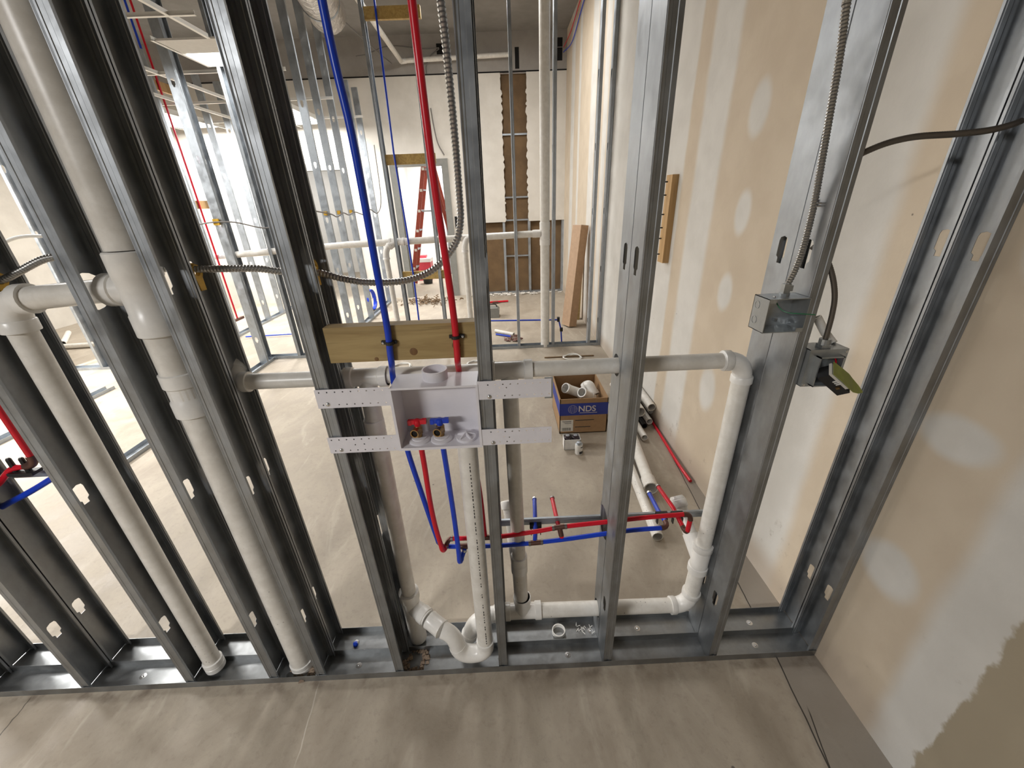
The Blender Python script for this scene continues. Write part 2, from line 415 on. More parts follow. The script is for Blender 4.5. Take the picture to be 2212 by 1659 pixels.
# ------------------------------------------------------------------ steel studs
def stud_mesh(name, depth=0.0885, flange=0.032, h=4.02, holes=((0.31, 0.019, 0), (0.915, 0.019, 0), (1.53, 0.019, 0), (2.14, 0.019, 0), (2.75, 0.019, 0)), mat='steel', lip=0.007, th=0.0012, z0=0.004):
    bm = bmesh.new(); yc = depth/2
    def q(*ps): return bm.faces.new([bm.verts.new(p) for p in ps])
    def hole_poly(zc, r, kind):
        if kind == 1: return [(yc+r*math.cos(a)*1.0, zc+r*math.sin(a)) for a in (2*pi*k/16 for k in range(16))]
        w = 0.016
        return [(yc-w, zc-0.018), (yc-w, zc+0.020), (yc-w*0.8, zc+0.028), (yc, zc+0.032), (yc+w*0.8, zc+0.028), (yc+w, zc+0.020),
                (yc+w, zc-0.018), (yc+0.009, zc-0.023), (yc+0.009, zc-0.036), (yc-0.009, zc-0.036), (yc-0.009, zc-0.023)]
    cur = z0
    web_y = [0, yc-0.009, yc+0.009, depth]
    for zc, r, kind in sorted(holes):
        hh = 0.05 if kind == 0 else r+0.012
        a, b = zc-hh, zc+hh
        if a > cur: q((0, 0, cur), (0, depth, cur), (0, depth, a), (0, 0, a))
        poly = hole_poly(zc, r, kind)
        outer = [bm.verts.new(p) for p in ((0, 0, a), (0, depth, a), (0, depth, b), (0, 0, b))]
        inner = [bm.verts.new((0, y, z)) for y, z in poly]
        es = [bm.edges.new((outer[i], outer[(i+1) % 4])) for i in range(4)]+[bm.edges.new((inner[i], inner[(i+1) % len(inner)])) for i in range(len(inner))]
        bmesh.ops.triangle_fill(bm, use_beauty=True, use_dissolve=False, edges=es)
        cur = b
    q((0, 0, cur), (0, depth, cur), (0, depth, h), (0, 0, h))
    for y, s in ((0, 1), (depth, -1)):
        prof = [(0, 0), (0.009, 0), (0.0105, 0.0012), (0.020, 0.0012), (0.0215, 0), (flange, 0), (flange, lip)]
        for (xa, ya), (xb, yb) in zip(prof, prof[1:]):
            q((xa, y+s*ya, z0), (xb, y+s*yb, z0), (xb, y+s*yb, h), (xa, y+s*ya, h))
    bmesh.ops.remove_doubles(bm, verts=bm.verts[:], dist=1e-5)
    bmesh.ops.recalc_face_normals(bm, faces=bm.faces[:])
    bmesh.ops.solidify(bm, geom=bm.faces[:], thickness=th)
    me = bpy.data.meshes.new(name); bm.to_mesh(me); bm.free(); me.materials.append(M[mat])
    return me
H_STD = ((0.31, 0.019, 0), (0.915, 0.019, 0), (1.53, 0.019, 0), (2.14, 0.019, 0), (2.75, 0.019, 0))
H_LONG = ((0.30, 0.019, 0), (1.53, 0.019, 0), (2.75, 0.019, 0))
H_PIPE = ((0.15, 0.036, 1), (0.61, 0.062, 1), (1.22, 0.034, 1), (1.53, 0.019, 0), (2.75, 0.019, 0))
H_ARM = ((0.31, 0.019, 0), (0.915, 0.019, 0), (1.51, 0.044, 1), (2.14, 0.019, 0), (2.75, 0.019, 0))
ME = {k: stud_mesh('stud_'+k, holes=v) for k, v in (('std', H_STD), ('long', H_LONG), ('pipe', H_PIPE), ('arm', H_ARM))}
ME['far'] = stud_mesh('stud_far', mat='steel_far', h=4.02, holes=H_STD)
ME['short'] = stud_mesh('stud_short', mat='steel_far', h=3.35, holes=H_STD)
def stud(me, x, y, label, group, rz=0.0, lean=0.0):
    o = bpy.data.objects.new('metal_stud', ME[me]); COL.objects.link(o); o.location = (x, y, 0); o.rotation_euler = (0, lean, rz)
    return tag(o, label, 'stud', group)
GF, GB = 'front row studs of the plumbing wall', 'back row studs of the plumbing wall'
YF, YK = 0.0, 0.0925
rows = [(1.128, 'long', 'long', 'tight against the taped right-hand drywall'),
        (0.734, 'long', 'long', 'carrying the open steel junction box'),
        (0.321, 'long', 'pipe', 'standing between the washer box and the junction box stud'),
        (-0.086, 'std', 'pipe', 'just right of the white washer outlet box'),
        (-0.488, 'std', 'pipe', 'just left of the white washer outlet box'),
        (-0.792, 'std', 'std', 'just right of the fat white stack pipe'),
        (-0.976, 'arm', 'std', 'just left of the fat white stack pipe'),
        (-1.297, 'arm', 'std', 'just left of the slim white drop pipe under the elbow'),
        (-1.698, 'std', 'std', 'passing in front of the red and blue tubes at far left'),
        (-2.104, 'std', 'std', 'leftmost, behind the red and blue tubes at far left')]
for x, a, b, t in rows:
    last = x > 1.0        # the pair at the drywall opens towards us
    le = -0.0095 if x < -0.4 else 0.0082 if x < 0 else 0.0
    xx, dy, rz = (1.1598, 0.0885, pi) if last else (x, 0.0, 0.0)
    stud(a, xx, YF+dy, 'front-row galvanized stud '+t, GF, rz, le)
    stud(b, xx, YK+dy, 'back-row galvanized stud '+t, GB, rz, le)

def track(x0, x1, y0, y1, mat='track', name='floor_track', label='', group=None, fh=0.032, axis='x', z0=0.0):
    t = 0.0014; mb = MB()
    a, b = y0-0.0016, y1+0.0016
    if axis == 'x':
        prof = [(a-t, z0), (b+t, z0), (b+t, z0+fh), (b, z0+fh), (b, z0+t*1.6), (a, z0+t*1.6), (a, z0+fh), (a-t, z0+fh)]
        mb.prism(prof, 'x', x0, x1)
    else:
        prof = [(a-t, z0), (b+t, z0), (b+t, z0+fh), (b, z0+fh), (b, z0+t*1.6), (a, z0+t*1.6), (a, z0+fh), (a-t, z0+fh)]
        mb.prism(prof, 'y', x0, x1)
    o = mb.build(name, mat, None, False); tag(o, label, 'track', group); return o
random.seed(5)
for y0, lb, nails in ((YF, 'front steel floor track at the foot of the near studs', (-1.51, -0.65, -0.08, 0.19, 0.95)), (YK, 'rear steel floor track behind the near floor track', (-1.33, -0.69, 0.30, 0.50, 0.98))):
    th = thing('floor_track', lb, 'track', (0, y0, 0), 'floor tracks of the plumbing wall')
    t = 0.0014; a, b = y0-0.0018, y0+0.0885+0.0018; fh = 0.032
    prof = [(a-t, 0), (b+t, 0), (b+t, fh), (b, fh), (b, 0.0025), (a, 0.0025), (a, fh), (a-t, fh)]
    ch = MB().prism(prof, 'x', -3.6, XR-0.004).build('channel', 'track', th, False)
    for nx in nails:
        w = MB().lathe((nx, y0+0.045, 0.0024), (0, 0, 1), [(0, 0.012), (0.0012, 0.012), (0.0018, 0.004), (0.005, 0.004), (0.006, 0.003)], 12)
        w.build('drive_pin', 'chrome', th)
for x, _, _, _ in rows[:8]:
    pass

# ------------------------------------------------------------------ PVC plumbing in the near wall
def hub(mb, p, d, r, L, n=20):
    """a socket collar: short cylinder with a rim"""
    p, d = Vector(p), Vector(d).normalized()
    return mb.lathe(p, d, [(0, r), (L-0.003, r), (L, r-0.0025)], n)
def pipe(th, p0, p1, r, mat='pvc', hollow=False, n=20, label=None):
    o = MB().tube([p0, p1], r, n, True, r*0.86 if hollow else None).build('pipe', mat, th)
    return o
def coupling(th, c, d, r, L, name='coupling'):
    c, d = Vector(c), Vector(d).normalized()
    return MB().lathe(c-d*L/2, d, [(0, r-0.003), (0.002, r), (L*0.46, r), (L*0.48, r-0.0012), (L*0.52, r-0.0012), (L*0.54, r), (L-0.002, r), (L, r-0.003)], 20).build(name, 'pvc_fit', th)
def elbow(th, p0, c, p1, r, hl=0.022, name='elbow'):
    pts = arc(p0, c, p1, 9); mb = MB().tube(pts, r, 20)
    d0 = (Vector(c)-Vector(p0)).normalized(); d1 = (Vector(p1)-Vector(c)).normalized()
    hub(mb, Vector(p0)-d0*hl*0.4, d0, r+0.004, hl); mb.lathe(Vector(p1)-d1*hl*0.6, d1, [(0, r+0.0015), (0.003, r+0.004), (hl, r+0.004)], 20)
    return mb.build(name, 'pvc_fit', th)
def tee(th, c, axis, L, r, br, bL, rb, name='tee'):
    c, d, b = Vector(c), Vector(axis).normalized(), Vector(br).normalized()
    mb = MB().tube([c-d*L/2, c+d*L/2], r, 20)
    for s in (-1, 1): mb.lathe(c+d*s*(L/2-0.026), d*s, [(0, r), (0.003, r+0.004), (0.026, r+0.004)], 20)
    mb.tube([c, c+b*bL], rb, 20); mb.lathe(c+b*(bL-0.026), b, [(0, rb), (0.003, rb+0.004), (0.026, rb+0.004)], 20)
    return mb.build(name, 'pvc_fit', th)

yv = 0.136
# --- washer drain, vent loop and trap: one glued assembly
dv = thing('drain_vent_piping', 'white PVC drain and vent loop with trap around the washer box', 'pipe', (0.0, yv, 0.03))
zt = 1.219
pipe(dv, (-0.765, yv, zt), (-0.47, yv, zt-0.001), 0.0235)
elbow(dv, (-0.765, yv, zt), (-0.805, yv, zt+0.001), (-0.812, yv+0.05, zt+0.028), 0.026)
tee(dv, (-0.415, yv, zt-0.002), (1, 0, 0), 0.125, 0.027, (0, 0, -1), 0.085, 0.026)
pipe(dv, (-0.36, yv, zt), (-0.045, yv, zt+0.001), 0.0235)
tee(dv, (0.004, yv, zt), (1, 0, 0), 0.135, 0.027, (0, 0, -1), 0.085, 0.026)
pipe(dv, (0.065, yv, zt), (0.655, yv, zt), 0.0235)
elbow(dv, (0.645, yv, zt), (0.703, yv, zt), (0.704, yv, zt-0.062), 0.027)
pipe(dv, (0.704, yv, zt-0.06), (0.704, yv, 0.46), 0.0265)
# right wye with its capped cleanout stub leaning back
wy = MB().tube([(0.703, yv, 0.47), (0.700, yv, 0.345)], 0.0325, 20)
wy.lathe((0.703, yv, 0.45), (0, 0, 1), [(0, 0.0325), (0.003, 0.035), (0.028, 0.035)], 20); wy.lathe((0.700, yv, 0.372), (0, 0, -1), [(0, 0.0325), (0.003, 0.036), (0.03, 0.036)], 20)
wy.tube([(0.701, yv, 0.40), (0.690, yv+0.075, 0.455)], 0.031, 20)
wy.build('wye', 'pvc_fit', dv)
st = MB().tube([(0.690, yv+0.07, 0.45), (0.668, 0.30, 0.535)], 0.026, 20).build('pipe', 'pvc', dv)
cp = MB(); d = Vector((0.668-0.690, 0.30-0.206, 0.535-0.45)).normalized()
cp.lathe((0.671, 0.285, 0.523), d, [(0, 0.030), (0.004, 0.032), (0.028, 0.032), (0.030, 0.030), (0.034, 0.030), (0.045, 0.024)], 20).build('cap', 'pvc_fit', dv)
pipe(dv, (0.700, yv, 0.35), (0.697, yv, 0.20), 0.029)
elbow(dv, (0.697, yv, 0.215), (0.694, yv, 0.142), (0.630, yv, 0.143), 0.031)
pipe(dv, (0.64, yv, 0.143), (0.08, yv, 0.152), 0.0285)
tee(dv, (0.016, yv, 0.154), (1, 0, 0), 0.150, 0.031, (0, 0, 1), 0.085, 0.031)
# centre stack
pipe(dv, (0.004, yv, zt-0.07), (0.010, yv, 0.46), 0.0245)
coupling(dv, (0.010, yv, 0.425), (0, 0, 1), 0.031, 0.085)
pipe(dv, (0.010, yv, 0.39), (0.013, yv, 0.20), 0.0275)
MB().tube([(0.010, yv, 0.42), (-0.004, 0.21, 0.490)], 0.030, 18).build('branch_socket', 'pvc_fit', dv)
MB().tube([(-0.002, 0.20, 0.482), (-0.022, 0.285, 0.588)], 0.026, 18).build('pipe', 'pvc', dv)
MB().lathe((-0.019, 0.272, 0.572), (-0.02, 0.085, 0.106), [(0, 0.030), (0.003, 0.031), (0.028, 0.031), (0.031, 0.027)], 18).build('cap', 'pvc_fit', dv)
# elbow leaving the bottom tee and dropping through the track
elbow(dv, (-0.085, yv-0.008, 0.156), (-0.185, yv-0.015, 0.155), (-0.205, yv-0.020, 0.055), 0.031)
# left riser
pipe(dv, (-0.417, yv, zt-0.07), (-0.426, yv, 0.26), 0.027)
coupling(dv, (-0.421, yv, 1.035), (0, 0, 1), 0.031, 0.085)
lw = MB().tube([(-0.427, yv, 0.30), (-0.425, yv, 0.02)], 0.034, 20)
lw.lathe((-0.427, yv, 0.262), (0, 0, 1), [(0, 0.034), (0.004, 0.039), (0.04, 0.039)], 20)
bq = Vector((-0.425, yv, 0.222)); bd = Vector((-0.290, 0.042, 0.196))-bq
lw.tube([bq, bq+bd*0.52], 0.0315, 20)
lw.lathe(bq+bd*0.30, bd, [(0, 0.0315), (0.004, 0.0345), (0.030, 0.0345)], 20)
lw.build('wye', 'pvc_fit', dv)
# trap: standpipe, J bend, arm
pipe(dv, (-0.128, 0.034, 1.046), (-0.134, 0.034, 0.118), 0.0295)
J = [(-0.134, 0.034, 0.135), (-0.134, 0.034, 0.115)]+arc((-0.134, 0.034, 0.112), (-0.135, 0.033, 0.066), (-0.185, 0.032, 0.066), 6)+arc((-0.19, 0.032, 0.066), (-0.236, 0.032, 0.066), (-0.243, 0.034, 0.116), 6)
MB().tube(J, 0.0325, 20).build('trap_bend', 'pvc_fit', dv)
te_ = MB().tube(arc((-0.242, 0.034, 0.105), (-0.247, 0.034, 0.188), bq+bd*0.97, 9), 0.0305, 20); te_.build('elbow', 'pvc_fit', dv)
MB().lathe(bq+bd*0.96, -bd, [(0, 0.0305), (0.001, 0.0345), (0.004, 0.0352), (0.010, 0.0335), (0.055, 0.0335), (0.061, 0.0352), (0.064, 0.0345), (0.065, 0.031)], 20).build('coupling', 'pvc_fit', dv)
# printed dashes down the standpipe
pr = MB()
random.seed(9)
for k in range(62):
    zz = 0.16+k*0.0135; hh = random.choice((0.004, 0.007, 0.009)); xx = -0.1295-(1.05-zz)*0.0045
    if random.random() < 0.82: pr.box(xx+0.006, xx+0.0085, 0.0046, 0.0062, zz, zz+hh)
o = pr.build('pipe_print', 'print', dv, False); o['kind'] = 'stuff'
# smears of solvent cement
o = MB().lathe((-0.421, yv, 0.992), (0, 0, 1), [(0, 0.0274), (0.007, 0.0282), (0.010, 0.0274)], 18).build('cement_ring', 'cement', dv)
MB().lathe((-0.134, 0.034, 0.118), (0, 0, 1), [(0, 0.0325), (0.008, 0.0340), (0.022, 0.0340), (0.024, 0.030)], 20).build('socket_rim', 'pvc_fit', dv)
MB().lathe((0.631, yv, zt), (1, 0, 0), [(0, 0.0240), (0.004, 0.0305), (0.005, 0.0240)], 18).build('cement_ring', 'pvc_fit', dv)

# --- left stack with side arm and drop
ls = thing('stack_piping', 'fat white PVC stack with side arm and slim drop at the left', 'pipe', (-0.875, 0.06, 0.0))
xa, ya = -0.876, 0.058
pipe(ls, (xa, ya, 3.9), (xa, ya, 1.60), 0.0425)
MB().lathe((xa, ya, 1.395), (0, 0, 1), [(0, 0.046), (0.003, 0.050), (0.055, 0.050), (0.058, 0.048), (0.14, 0.048), (0.143, 0.050), (0.20, 0.050), (0.203, 0.047)], 24).build('tee', 'pvc_fit', ls)
br = MB().tube([(xa, ya, 1.51), (xa-0.075, ya, 1.51)], 0.036, 20); br.lathe((xa-0.055, ya, 1.51), (-1, 0, 0), [(0, 0.036), (0.003, 0.0395), (0.03, 0.0395)], 20)
br.build('branch_socket', 'pvc_fit', ls)
pipe(ls, (xa, ya, 1.40), (xa, ya, 1.22), 0.0425)
MB().lathe((xa, ya, 1.165), (0, 0, 1), [(0, 0.044), (0.002, 0.0465), (0.045, 0.0465), (0.05, 0.0425), (0.085, 0.0425), (0.09, 0.0475), (0.125, 0.0475), (0.127, 0.045)], 24).build('reducing_coupling', 'pvc_fit', ls)
pipe(ls, (xa, ya, 1.17), (xa-0.002, ya, 0.03), 0.0385)
coupling(ls, (xa-0.002, ya, 0.02), (0, 0, 1), 0.043, 0.04, 'floor_collar')
pipe(ls, (xa-0.07, ya, 1.51), (-1.165, ya, 1.497), 0.0285)
elbow(ls, (-1.165, ya, 1.497), (-1.218, ya, 1.495), (-1.220, ya, 1.43), 0.0325, 0.03)
pipe(ls, (-1.220, ya, 1.43), (-1.222, ya, 0.03), 0.0285)
coupling(ls, (-1.222, ya, 0.045), (0, 0, 1), 0.034, 0.05)

# ------------------------------------------------------------------ washer outlet box
wb = thing('washer_outlet_box', 'white plastic washer outlet box with perforated side brackets', 'outlet box', (-0.196, 0.0, 1.05))
x0, x1, z0, z1, yb, t = -0.310, -0.083, 1.052, 1.241, 0.088, 0.004
sh = MB()
sh.box(x0, x1, yb-t, yb, z0, z1)
sh.box(x0, x1, -0.003, yb-t, z1-t, z1); sh.box(x0, x1, -0.003, yb-t, z0, z0+t)
sh.box(x0, x0+t, -0.003, yb-t, z0+t, z1-t); sh.box(x1-t, x1, -0.003, yb-t, z0+t, z1-t)
# thin face rim
sh.box(x0-0.003, x1+0.003, -0.006, -0.003, z1-0.005, z1+0.0005); sh.box(x0-0.003, x1+0.003, -0.006, -0.003, z0-0.003, z0+0.005)
sh.box(x0-0.003, x0+0.004, -0.006, -0.003, z0+0.005, z1-0.005); sh.box(x1-0.004, x1+0.003, -0.006, -0.003, z0+0.005, z1-0.005)
sh.build('shell', 'box_white', wb, False)
MB().tube([(-0.198, 0.052, z1-0.001), (-0.198, 0.052, z1+0.027)], 0.034, 28, True, 0.0305).build('knockout_collar', 'box_white', wb)
MB().lathe((-0.198, 0.052, z1), (0, 0, 1), [(0, 0.0304), (0.004, 0.0304)], 28).build('collar_floor', 'box_white', wb)
def valve(xv, col):
    zf = z0+t; yv_ = 0.036
    MB().lathe((xv, yv_, zf), (0, 0, 1), [(0, 0.031), (0.004, 0.031), (0.007, 0.027), (0.008, 0.022), (0.011, 0.021), (0.013, 0.014)], 22).build('flange_ring', 'box_white', wb)
    MB().lathe((xv, yv_, z0-0.012), (0, 0, 1), [(0, 0.020), (0.008, 0.026), (0.012, 0.030)], 22).build('collar_under', 'box_white', wb)
    bd_ = MB().lathe((xv, yv_, zf+0.010), (0, 0, 1), [(0, 0.0095), (0.012, 0.0095), (0.014, 0.012), (0.034, 0.012), (0.038, 0.008), (0.048, 0.006)], 14)
    bd_.tube([(xv, yv_, zf+0.034), (xv-0.006, yv_-0.026, zf+0.036)], 0.0125, 16, True, 0.0095)
    b = bd_.build('valve_body', 'brass', wb)
    MB().lathe((xv-0.0045, yv_-0.020, zf+0.0358), (-0.2, -1, 0.08), [(0, 0.0093), (0.001, 0.0093)], 14).build('outlet_bore', 'void', b)
    hd = MB(); zc = zf+0.058
    hd.lathe((xv, yv_, zc-0.014), (0, 0, 1), [(0, 0.008), (0.012, 0.010), (0.022, 0.0095), (0.024, 0.007)], 14)
    hd.box(xv-0.024, xv+0.024, yv_-0.005, yv_+0.005, zc-0.004, zc+0.009)
    hd.box(xv-0.026, xv-0.016, yv_-0.006, yv_+0.006, zc-0.006, zc+0.008); hd.box(xv+0.014, xv+0.026, yv_-0.006, yv_+0.006, zc-0.003, zc+0.010)
    lab(hd.build('handle', col, b), ('red' if col == 'red' else 'blue')+' T-shaped valve handle')
valve(-0.262, 'red'); valve(-0.199, 'blue')
cpz = z0+t; cx, cy = -0.128, 0.034
MB().lathe((cx, cy, cpz), (0, 0, 1), [(0, 0.028), (0.005, 0.029), (0.008, 0.028), (0.0085, 0.025)], 24).build('drain_cap', 'box_white', wb)
fin = MB()
for k in range(5):
    a = 2*pi*k/5+0.3; e = Vector((math.cos(a), math.sin(a), 0)); s_ = Vector((-e.y, e.x, 0))*0.0016; c0 = Vector((cx, cy, cpz+0.008))
    top = c0+Vector((0, 0, 0.014)); tip = c0+e*0.026
    fin.add([c0+s_, c0-s_, tip-s_, tip+s_, top+s_, top-s_, tip+Vector((0, 0, 0.004))-s_, tip+Vector((0, 0, 0.004))+s_],
            [(0, 1, 2, 3), (4, 7, 6, 5), (0, 4, 5, 1), (1, 5, 6, 2), (2, 6, 7, 3), (3, 7, 4, 0)])
fin.build('cap_fins', 'box_white', wb, False)
# brackets: strips with real punched holes (built as a lattice of cells round square-ish holes)
def bracket(xa, xb, za, zb, holes, screw, under_fold):
    bm = bmesh.new(); y = -0.0045
    ov = [bm.verts.new((x, y, z)) for x, z in ((xa, za), (xb, za), (xb, zb), (xa, zb))]
    es = [bm.edges.new((ov[i], ov[(i+1) % 4])) for i in range(4)]
    for hx, hz in holes:
        iv = [bm.verts.new((hx+0.0021*math.cos(a), y, hz+0.0021*math.sin(a))) for a in (2*pi*k/8 for k in range(8))]
        es += [bm.edges.new((iv[i], iv[(i+1) % 8])) for i in range(8)]
    bmesh.ops.triangle_fill(bm, use_beauty=True, use_dissolve=False, edges=es)
    bmesh.ops.recalc_face_normals(bm, faces=bm.faces[:]); bmesh.ops.solidify(bm, geom=bm.faces[:], thickness=0.0012)
    o0 = org(wb)
    for v in bm.verts: v.co -= o0
    me = bpy.data.meshes.new('bracket'); bm.to_mesh(me); bm.free(); me.materials.append(M['box_white'])
    o = bpy.data.objects.new('bracket', me); COL.objects.link(o); o.parent = wb; ORG[o.name] = o0
    if under_fold: MB().box(xb-0.018, xb+0.004, -0.003, -0.001, za-0.005, za+0.001).box(xb-0.0005, xb+0.004, -0.0045, -0.001, za-0.004, zb+0.003).box(xb-0.018, xb+0.004, -0.003, -0.001, zb-0.001, zb+0.003).build('bracket_fold', 'box_steel', o, False)
    MB().lathe((screw[0], y+0.0005, screw[1]), (0, -1, 0), [(0, 0.0062), (0.0012, 0.0062), (0.0014, 0.0045), (0.004, 0.0042), (0.0048, 0.003)], 12).build('screw', 'chrome', o)
rx = [-0.492+0.0205*k for k in range(9)]
bracket(-0.503, -0.3105, 1.192, 1.246, [(x, 1.238) for x in rx]+[(x+0.004, 1.2015) for x in rx if abs(x+0.004+0.476) > 0.009], (-0.476, 1.2035), False)
bracket(-0.503, -0.3105, 1.050, 1.101, [(x, 1.093) for x in rx]+[(x+0.004, 1.058) for x in rx if abs(x+0.004+0.472) > 0.009]+[(-0.43, 1.0755), (-0.405, 1.0765)], (-0.472, 1.0605), False)
rx = [-0.060+0.0195*k for k in range(9)]
bracket(-0.0825, 0.112, 1.197, 1.250, [(x+0.006, 1.239) for x in rx]+[(x+0.010, 1.206) for x in rx[1:]]+[(-0.024, 1.230), (-0.006, 1.229)], (-0.052, 1.205), True)
bracket(-0.0825, 0.113, 1.054, 1.105, [(x+0.006, 1.096) for x in rx]+[(x+0.010, 1.063) for x in rx[1:]]+[(-0.018, 1.079), (-0.004, 1.077)], (-0.050, 1.062), False)

# ------------------------------------------------------------------ pine backing board and its tubes
bl = thing('backing_board', 'treated pine board with knots between studs above the washer box', 'board', (-0.27, 0.03, 1.31))
bb = MB().box(-0.4535, -0.0770, 0.020, 0.058, 1.309, 1.402); bb.build('plank', 'wood', bl, False)
for kx, kz, r in ((-0.238, 1.331, 0.011), (-0.128, 1.343, 0.012), (-0.335, 1.315, 0.006)):
    k = MB().lathe((kx, 0.0202, kz), (0, -1, 0), [(0, r), (0.0006, r*0.8), (0.0008, r*0.3)], 14); k.build('knot', wood('knot_wood', (0.20, 0.105, 0.035), (0.13, 0.06, 0.02), 2) if 'knot' not in M else M['knot'], bl)

R = 0.0083
def crimp(th, p, d, r=R, mat='crimp', L=0.008):
    p, d = Vector(p), Vector(d).normalized(); MB().tube([p-d*L/2, p+d*L/2], r+0.0018, 14).build('crimp_ring', mat, th)
bt = thing('blue_water_tubing', 'blue water tubing from above the board down to the washer manifold', 'tube', (-0.29, 0.008, 1.4))
main = spline([(-0.308, 0.009, 2.75), (-0.305, 0.009, 2.03), (-0.294, 0.009, 1.80), (-0.292, 0.009, 1.55), (-0.2915, 0.0105, 1.40), (-0.295, 0.0105, 1.335), (-0.299, 0.020, 1.300), (-0.317, 0.070, 1.262), (-0.326, 0.094, 1.20), (-0.327, 0.096, 1.12), (-0.325, 0.094, 1.06), (-0.319, 0.093, 0.97), (-0.300, 0.090, 0.83), (-0.281, 0.092, 0.68), (-0.272, 0.103, 0.585)])
MB().tube(main, R, 12).build('tube', 'blue', bt)
zb = 0.553
blu = spline([(-0.255, 0.112, 0.556), (-0.21, 0.112, 0.552), (-0.09, 0.112, 0.547), (0.02, 0.112, 0.549), (0.16, 0.112, 0.560), (0.30, 0.112, 0.577), (0.42, 0.112, 0.590), (0.525, 0.112, 0.594)])
MB().tube(blu, R, 12).build('tube', 'blue', bt)
MB().tube(arc((-0.272, 0.104, 0.588), (-0.271, 0.108, 0.560), (-0.248, 0.112, 0.556), 5), 0.0072, 10).build('elbow_fitting', 'copper', bt)
crimp(bt, (-0.272, 0.104, 0.592), (0, 0, 1)); crimp(bt, (-0.250, 0.112, 0.556), (1, 0, 0))
drop = spline([(-0.199, 0.036, 1.045), (-0.199, 0.05, 0.93), (-0.199, 0.066, 0.75), (-0.200, 0.074, 0.60), (-0.202, 0.078, 0.525)])
MB().tube(drop, R, 12).build('tube', 'blue', bt)
MB().tube([(-0.201, 0.080, 0.508), (-0.183, 0.108, 0.546)], R, 12).build('tube', 'blue', bt)
MB().tube(arc((-0.202, 0.078, 0.528), (-0.203, 0.078, 0.500), (-0.195, 0.090, 0.518), 5), 0.0088, 10).build('elbow_fitting', 'blue', bt)
MB().tube([(-0.20, 0.112, 0.552), (-0.158, 0.112, 0.551)], 0.0100, 12).build('tee_fitting', 'copper', bt)
crimp(bt, (-0.158, 0.112, 0.551), (1, 0, 0), R, 'chrome'); crimp(bt, (-0.186, 0.102, 0.540), (0.4, 0.6, 0.8), R, 'chrome')
MB().tube([(0.050, 0.112, 0.551), (0.092, 0.112, 0.553)], 0.0094, 12).build('tee_fitting', 'copper', bt)
crimp(bt, (0.050, 0.112, 0.551), (1, 0, 0)); crimp(bt, (0.094, 0.112, 0.554), (1, 0, 0))
MB().tube([(0.070, 0.115, 0.555), (0.076, 0.17, 0.572), (0.084, 0.315, 0.572)], R, 12).build('stub_out', 'blue', bt)
crimp(bt, (0.084, 0.318, 0.572), (0, 1, 0), R, 'chrome')
MB().tube(arc((0.520, 0.112, 0.594), (0.548, 0.112, 0.595), (0.545, 0.140, 0.598), 5), 0.0095, 10).build('elbow_fitting', 'copper', bt)
MB().tube([(0.545, 0.135, 0.598), (0.543, 0.20, 0.590), (0.550, 0.315, 0.575)], R, 12).build('stub_out', 'blue', bt)
crimp(bt, (0.550, 0.318, 0.575), (0, 1, 0), R, 'chrome')

rt_ = thing('red_water_tubing', 'red water tubing from above the board down to the washer manifold', 'tube', (-0.13, 0.008, 1.4))
main = spline([(-0.148, 0.009, 2.75), (-0.144, 0.009, 2.02), (-0.139, 0.009, 1.72), (-0.131, 0.010, 1.55), (-0.126, 0.010, 1.42), (-0.1265, 0.0105, 1.335), (-0.129, 0.020, 1.300), (-0.136, 0.072, 1.272), (-0.139, 0.103, 1.225), (-0.138, 0.107, 1.15), (-0.128, 0.107, 1.0), (-0.112, 0.110, 0.80), (-0.108, 0.112, 0.60)])
MB().tube(main, R, 12).build('tube', 'red', rt_)
rb = spline([(-0.232, 0.113, 0.590), (-0.12, 0.113, 0.588), (-0.04, 0.113, 0.590), (0.08, 0.113, 0.606), (0.17, 0.113, 0.621), (0.30, 0.113, 0.632), (0.45, 0.113, 0.645), (0.598, 0.113, 0.652)])
MB().tube(rb, R, 12).build('tube', 'red', rt_)
drop = spline([(-0.262, 0.036, 1.045), (-0.264, 0.048, 0.95), (-0.268, 0.062, 0.80), (-0.266, 0.074, 0.68), (-0.258, 0.080, 0.585)])
MB().tube(drop, R, 12).build('tube', 'red', rt_)
MB().tube(arc((-0.259, 0.080, 0.590), (-0.257, 0.081, 0.548), (-0.245, 0.104, 0.572), 6), 0.0085, 10).build('elbow_fitting', 'red', rt_)
MB().tube(arc((-0.246, 0.102, 0.570), (-0.238, 0.113, 0.592), (-0.226, 0.113, 0.590), 5), 0.0082, 10).build('elbow_fitting', 'copper', rt_)
crimp(rt_, (-0.226, 0.113, 0.590), (1, 0, 0)); crimp(rt_, (-0.248, 0.100, 0.566), (0.3, 0.6, 0.6))
MB().tube([(-0.125, 0.113, 0.588), (-0.088, 0.113, 0.588)], 0.0098, 12).build('tee_fitting', 'copper', rt_); crimp(rt_, (-0.088, 0.113, 0.588), (1, 0, 0))
MB().tube([(0.135, 0.113, 0.617), (0.178, 0.113, 0.623)], 0.0094, 12).tube([(0.157, 0.113, 0.620), (0.163, 0.104, 0.588)], 0.0092, 12).build('tee_fitting', 'copper', rt_)
crimp(rt_, (0.135, 0.113, 0.617), (1, 0, 0.1)); crimp(rt_, (0.179, 0.113, 0.623), (1, 0, 0.1))
MB().tube([(0.164, 0.104, 0.585), (0.164, 0.122, 0.572), (0.160, 0.19, 0.572), (0.156, 0.315, 0.572)], R, 12).build('stub_out', 'red', rt_)
crimp(rt_, (0.156, 0.318, 0.572), (0, 1, 0))
MB().tube(arc((0.592, 0.113, 0.652), (0.618, 0.113, 0.655), (0.618, 0.108, 0.628), 5), 0.0090, 10).build('elbow_fitting', 'copper', rt_)
